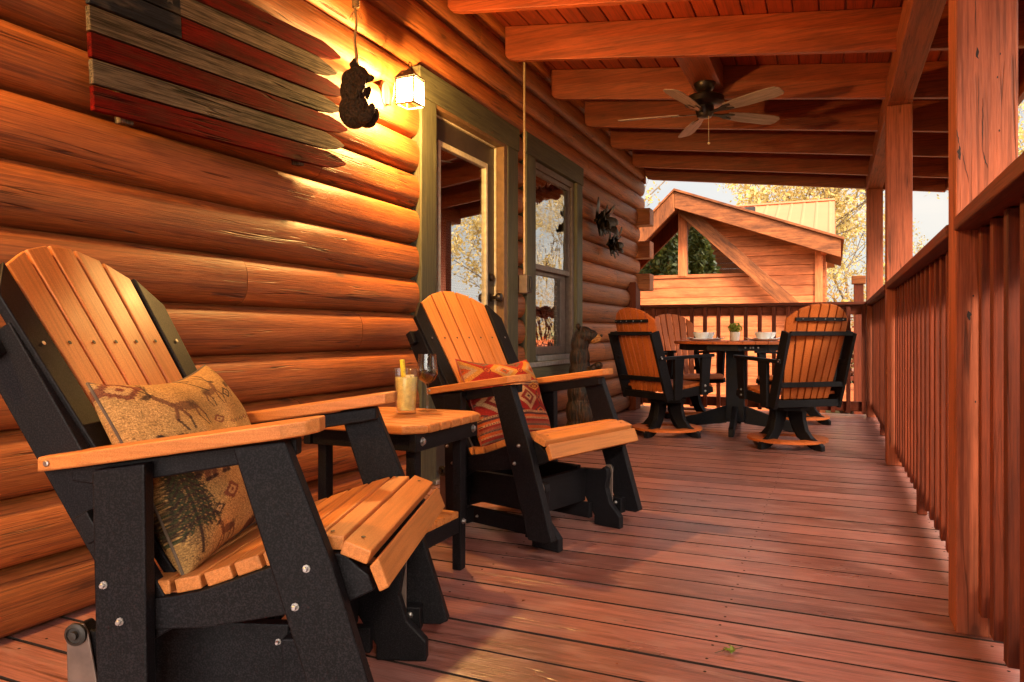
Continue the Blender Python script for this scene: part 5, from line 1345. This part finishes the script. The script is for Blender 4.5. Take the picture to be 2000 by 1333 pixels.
tp = [(tA, -6.6, 24, 0, 1.15, 'thin branched tree with sparse yellow leaves at far left above the cabin gable'),
      (tB, -4.0, 26, 1, 1.3, 'sparse yellow green tree rising behind the cabin ridge'),
      (tC, -1.9, 28, 2, .95, 'yellow blossoming tree behind the metal roof'),
      (tA, 1.9, 26, 3, .62, 'low yellow tree just right of the metal roof'),
      (tB, 3.6, 24, 4, .72, 'thin tree seen between the second and nearest porch posts'),
      (tC, 5.5, 21, 5, .85, 'tall tree right of the nearest porch post over the railing'),
      (tA, 9.0, 7.0, 1.4, .9, 'tree outside the railing reflected in the door glass'),
      (tB, 10.0, 12.0, 2.2, 1.0, 'tree outside the railing reflected in the window glass'),
      (tC, 8.2, 2.6, .6, .8, 'leafy tree beyond the railing near the camera side'),
      (tB, -10.5, 31, .4, 1.1, 'faint tree at the far left behind the log corner'),
      (tA, .2, 36, 2.6, 1.0, 'distant tree centred between the gable and porch posts'),
      (tC, 13.5, 17, 3.6, .9, 'distant leafy tree far to the right of the porch'),
      (tA, 12.5, 9.5, 4.4, 1.0, 'tall bare tree far outside the side railing')]
used = set()
for (src, x, y, rz_, s, lb) in tp:
    o = src if id(src) not in used else copy_tree(src)
    used.add(id(src)); o.location = (x, y, -1.15); o.rotation_euler = (0, 0, rz_); o.scale = (s, s, s); o['label'] = lb
def evergreen(loc, h, seed, label, wd=.36):
    rnd = random.Random(seed); e = empty('evergreen_tree', loc, label=label, cat='tree', group='evergreens beside the cabin')
    b = MB(); b.tube([(0, 0, 0), (.05, 0, h * .5), (0, 0, h)], [h * .022, h * .014, .01], 8); b.build('trunk', M['bark'], e, smooth='all')
    lb = MB()
    def f_(r):
        t = r.random() ** 1.3; a = r.uniform(0, 6.28); rad = h * wd * (1 - t) * (.35 + .65 * math.sqrt(r.random())) * (1 + .25 * math.sin(a * 5 + t * 20)); return (rad * math.cos(a), rad * math.sin(a), h * (.08 + .9 * t) - rad * .25)
    leaves(lb, 15000, f_, .10, rnd, 1); lb.build('crown', M['leafgreen'], e)
evergreen((-4.7, 10.4, -1.1), 6.6, 5, 'dense dark evergreen standing left between the cabins')
evergreen((-3.62, 9.5, -1.1), 5.6, 9, 'slimmer dark evergreen close to the porch corner', .27)
def shrub(loc, r, seed, label, n=3500, lm='leafshrub', ls=.05):
    e = empty('shrub', loc, label=label, cat='shrub', group='shrubs beyond the back railing'); rnd = random.Random(seed)
    b = MB()
    for k in range(14):
        a = rnd.uniform(0, 6.28); b.tube([(0, 0, 0), (r * .4 * math.cos(a), r * .4 * math.sin(a), r * .8), (r * .8 * math.cos(a), r * .8 * math.sin(a), r * 1.5)], [.03, .018, .006], 5)
    b.build('stem', M['bark'], e)
    lb = MB(); cs = [Vector((rnd.gauss(0, r * .45), rnd.gauss(0, r * .45), r * (.9 + rnd.uniform(-.5, .7)))) for _ in range(16)]
    leaves(lb, n, lambda q: tuple(q.choice(cs) + Vector((q.gauss(0, r * .2), q.gauss(0, r * .2), q.gauss(0, r * .17)))), ls, rnd, 1); lb.build('foliage', M[lm], e)
shrub((.75, 18.6, -1.1), 1.7, 3, 'ochre leaved shrub at the right corner of the neighbouring cabin')
shrub((1.9, 20.5, -1.1), 1.9, 6, 'second ochre shrub seen between the far posts')
shrub((3.4, 17.5, -1.1), 1.8, 8, 'yellow shrub seen just right of the second porch post')
shrub((.3, 16.4, -1.1), 1.25, 12, 'low brown leaved shrub against the neighbouring corner post', 2200, 'brownleaf', .045)
shrub((6.0, 7.5, -1.1), 1.3, 14, 'green shrub hidden outside the side railing', 3000, 'leafgreen')
shrub((3.2, -1.6, -1.1), 2.1, 21, 'unseen broad leafy shrub added outside the side railing to shade the porch, nearest the camera side', 9000, 'leafgreen', .09)  # added out of view to block sun from the near post and deck
shrub((3.6, 1.3, -1.1), 1.8, 22, 'unseen broad leafy shrub added outside the side railing to shade the porch, beside the first posts', 9000, 'leafgreen', .09)  # second added sun blocker, shades the posts farther along
# lower building outside the side railing: shows in the window reflections
ob = empty('red_outbuilding', (8.5, 10.5, -1.1), label='pinkish red board building outside the railing shown in window reflections', cat='outbuilding')
b = MB()
for k in range(12): b.box((-1.6, -2.4, k * .2), (-1.5, 2.4, k * .2 + .19), axis=1)
b.build('wall', M['siding'], ob, bevel=.006); b = MB(); b.prism([(-2.1, 2.35), (0, 3.4), (2.1, 2.35), (2.1, 2.25), (0, 3.3), (-2.1, 2.25)], -2.7, 2.7); b.build('roof', M['metalroof'], ob)
b = MB(); b.box((-1.48, -2.35, 0), (1.6, 2.35, 2.4)); b.build('core', M['siding'], ob)
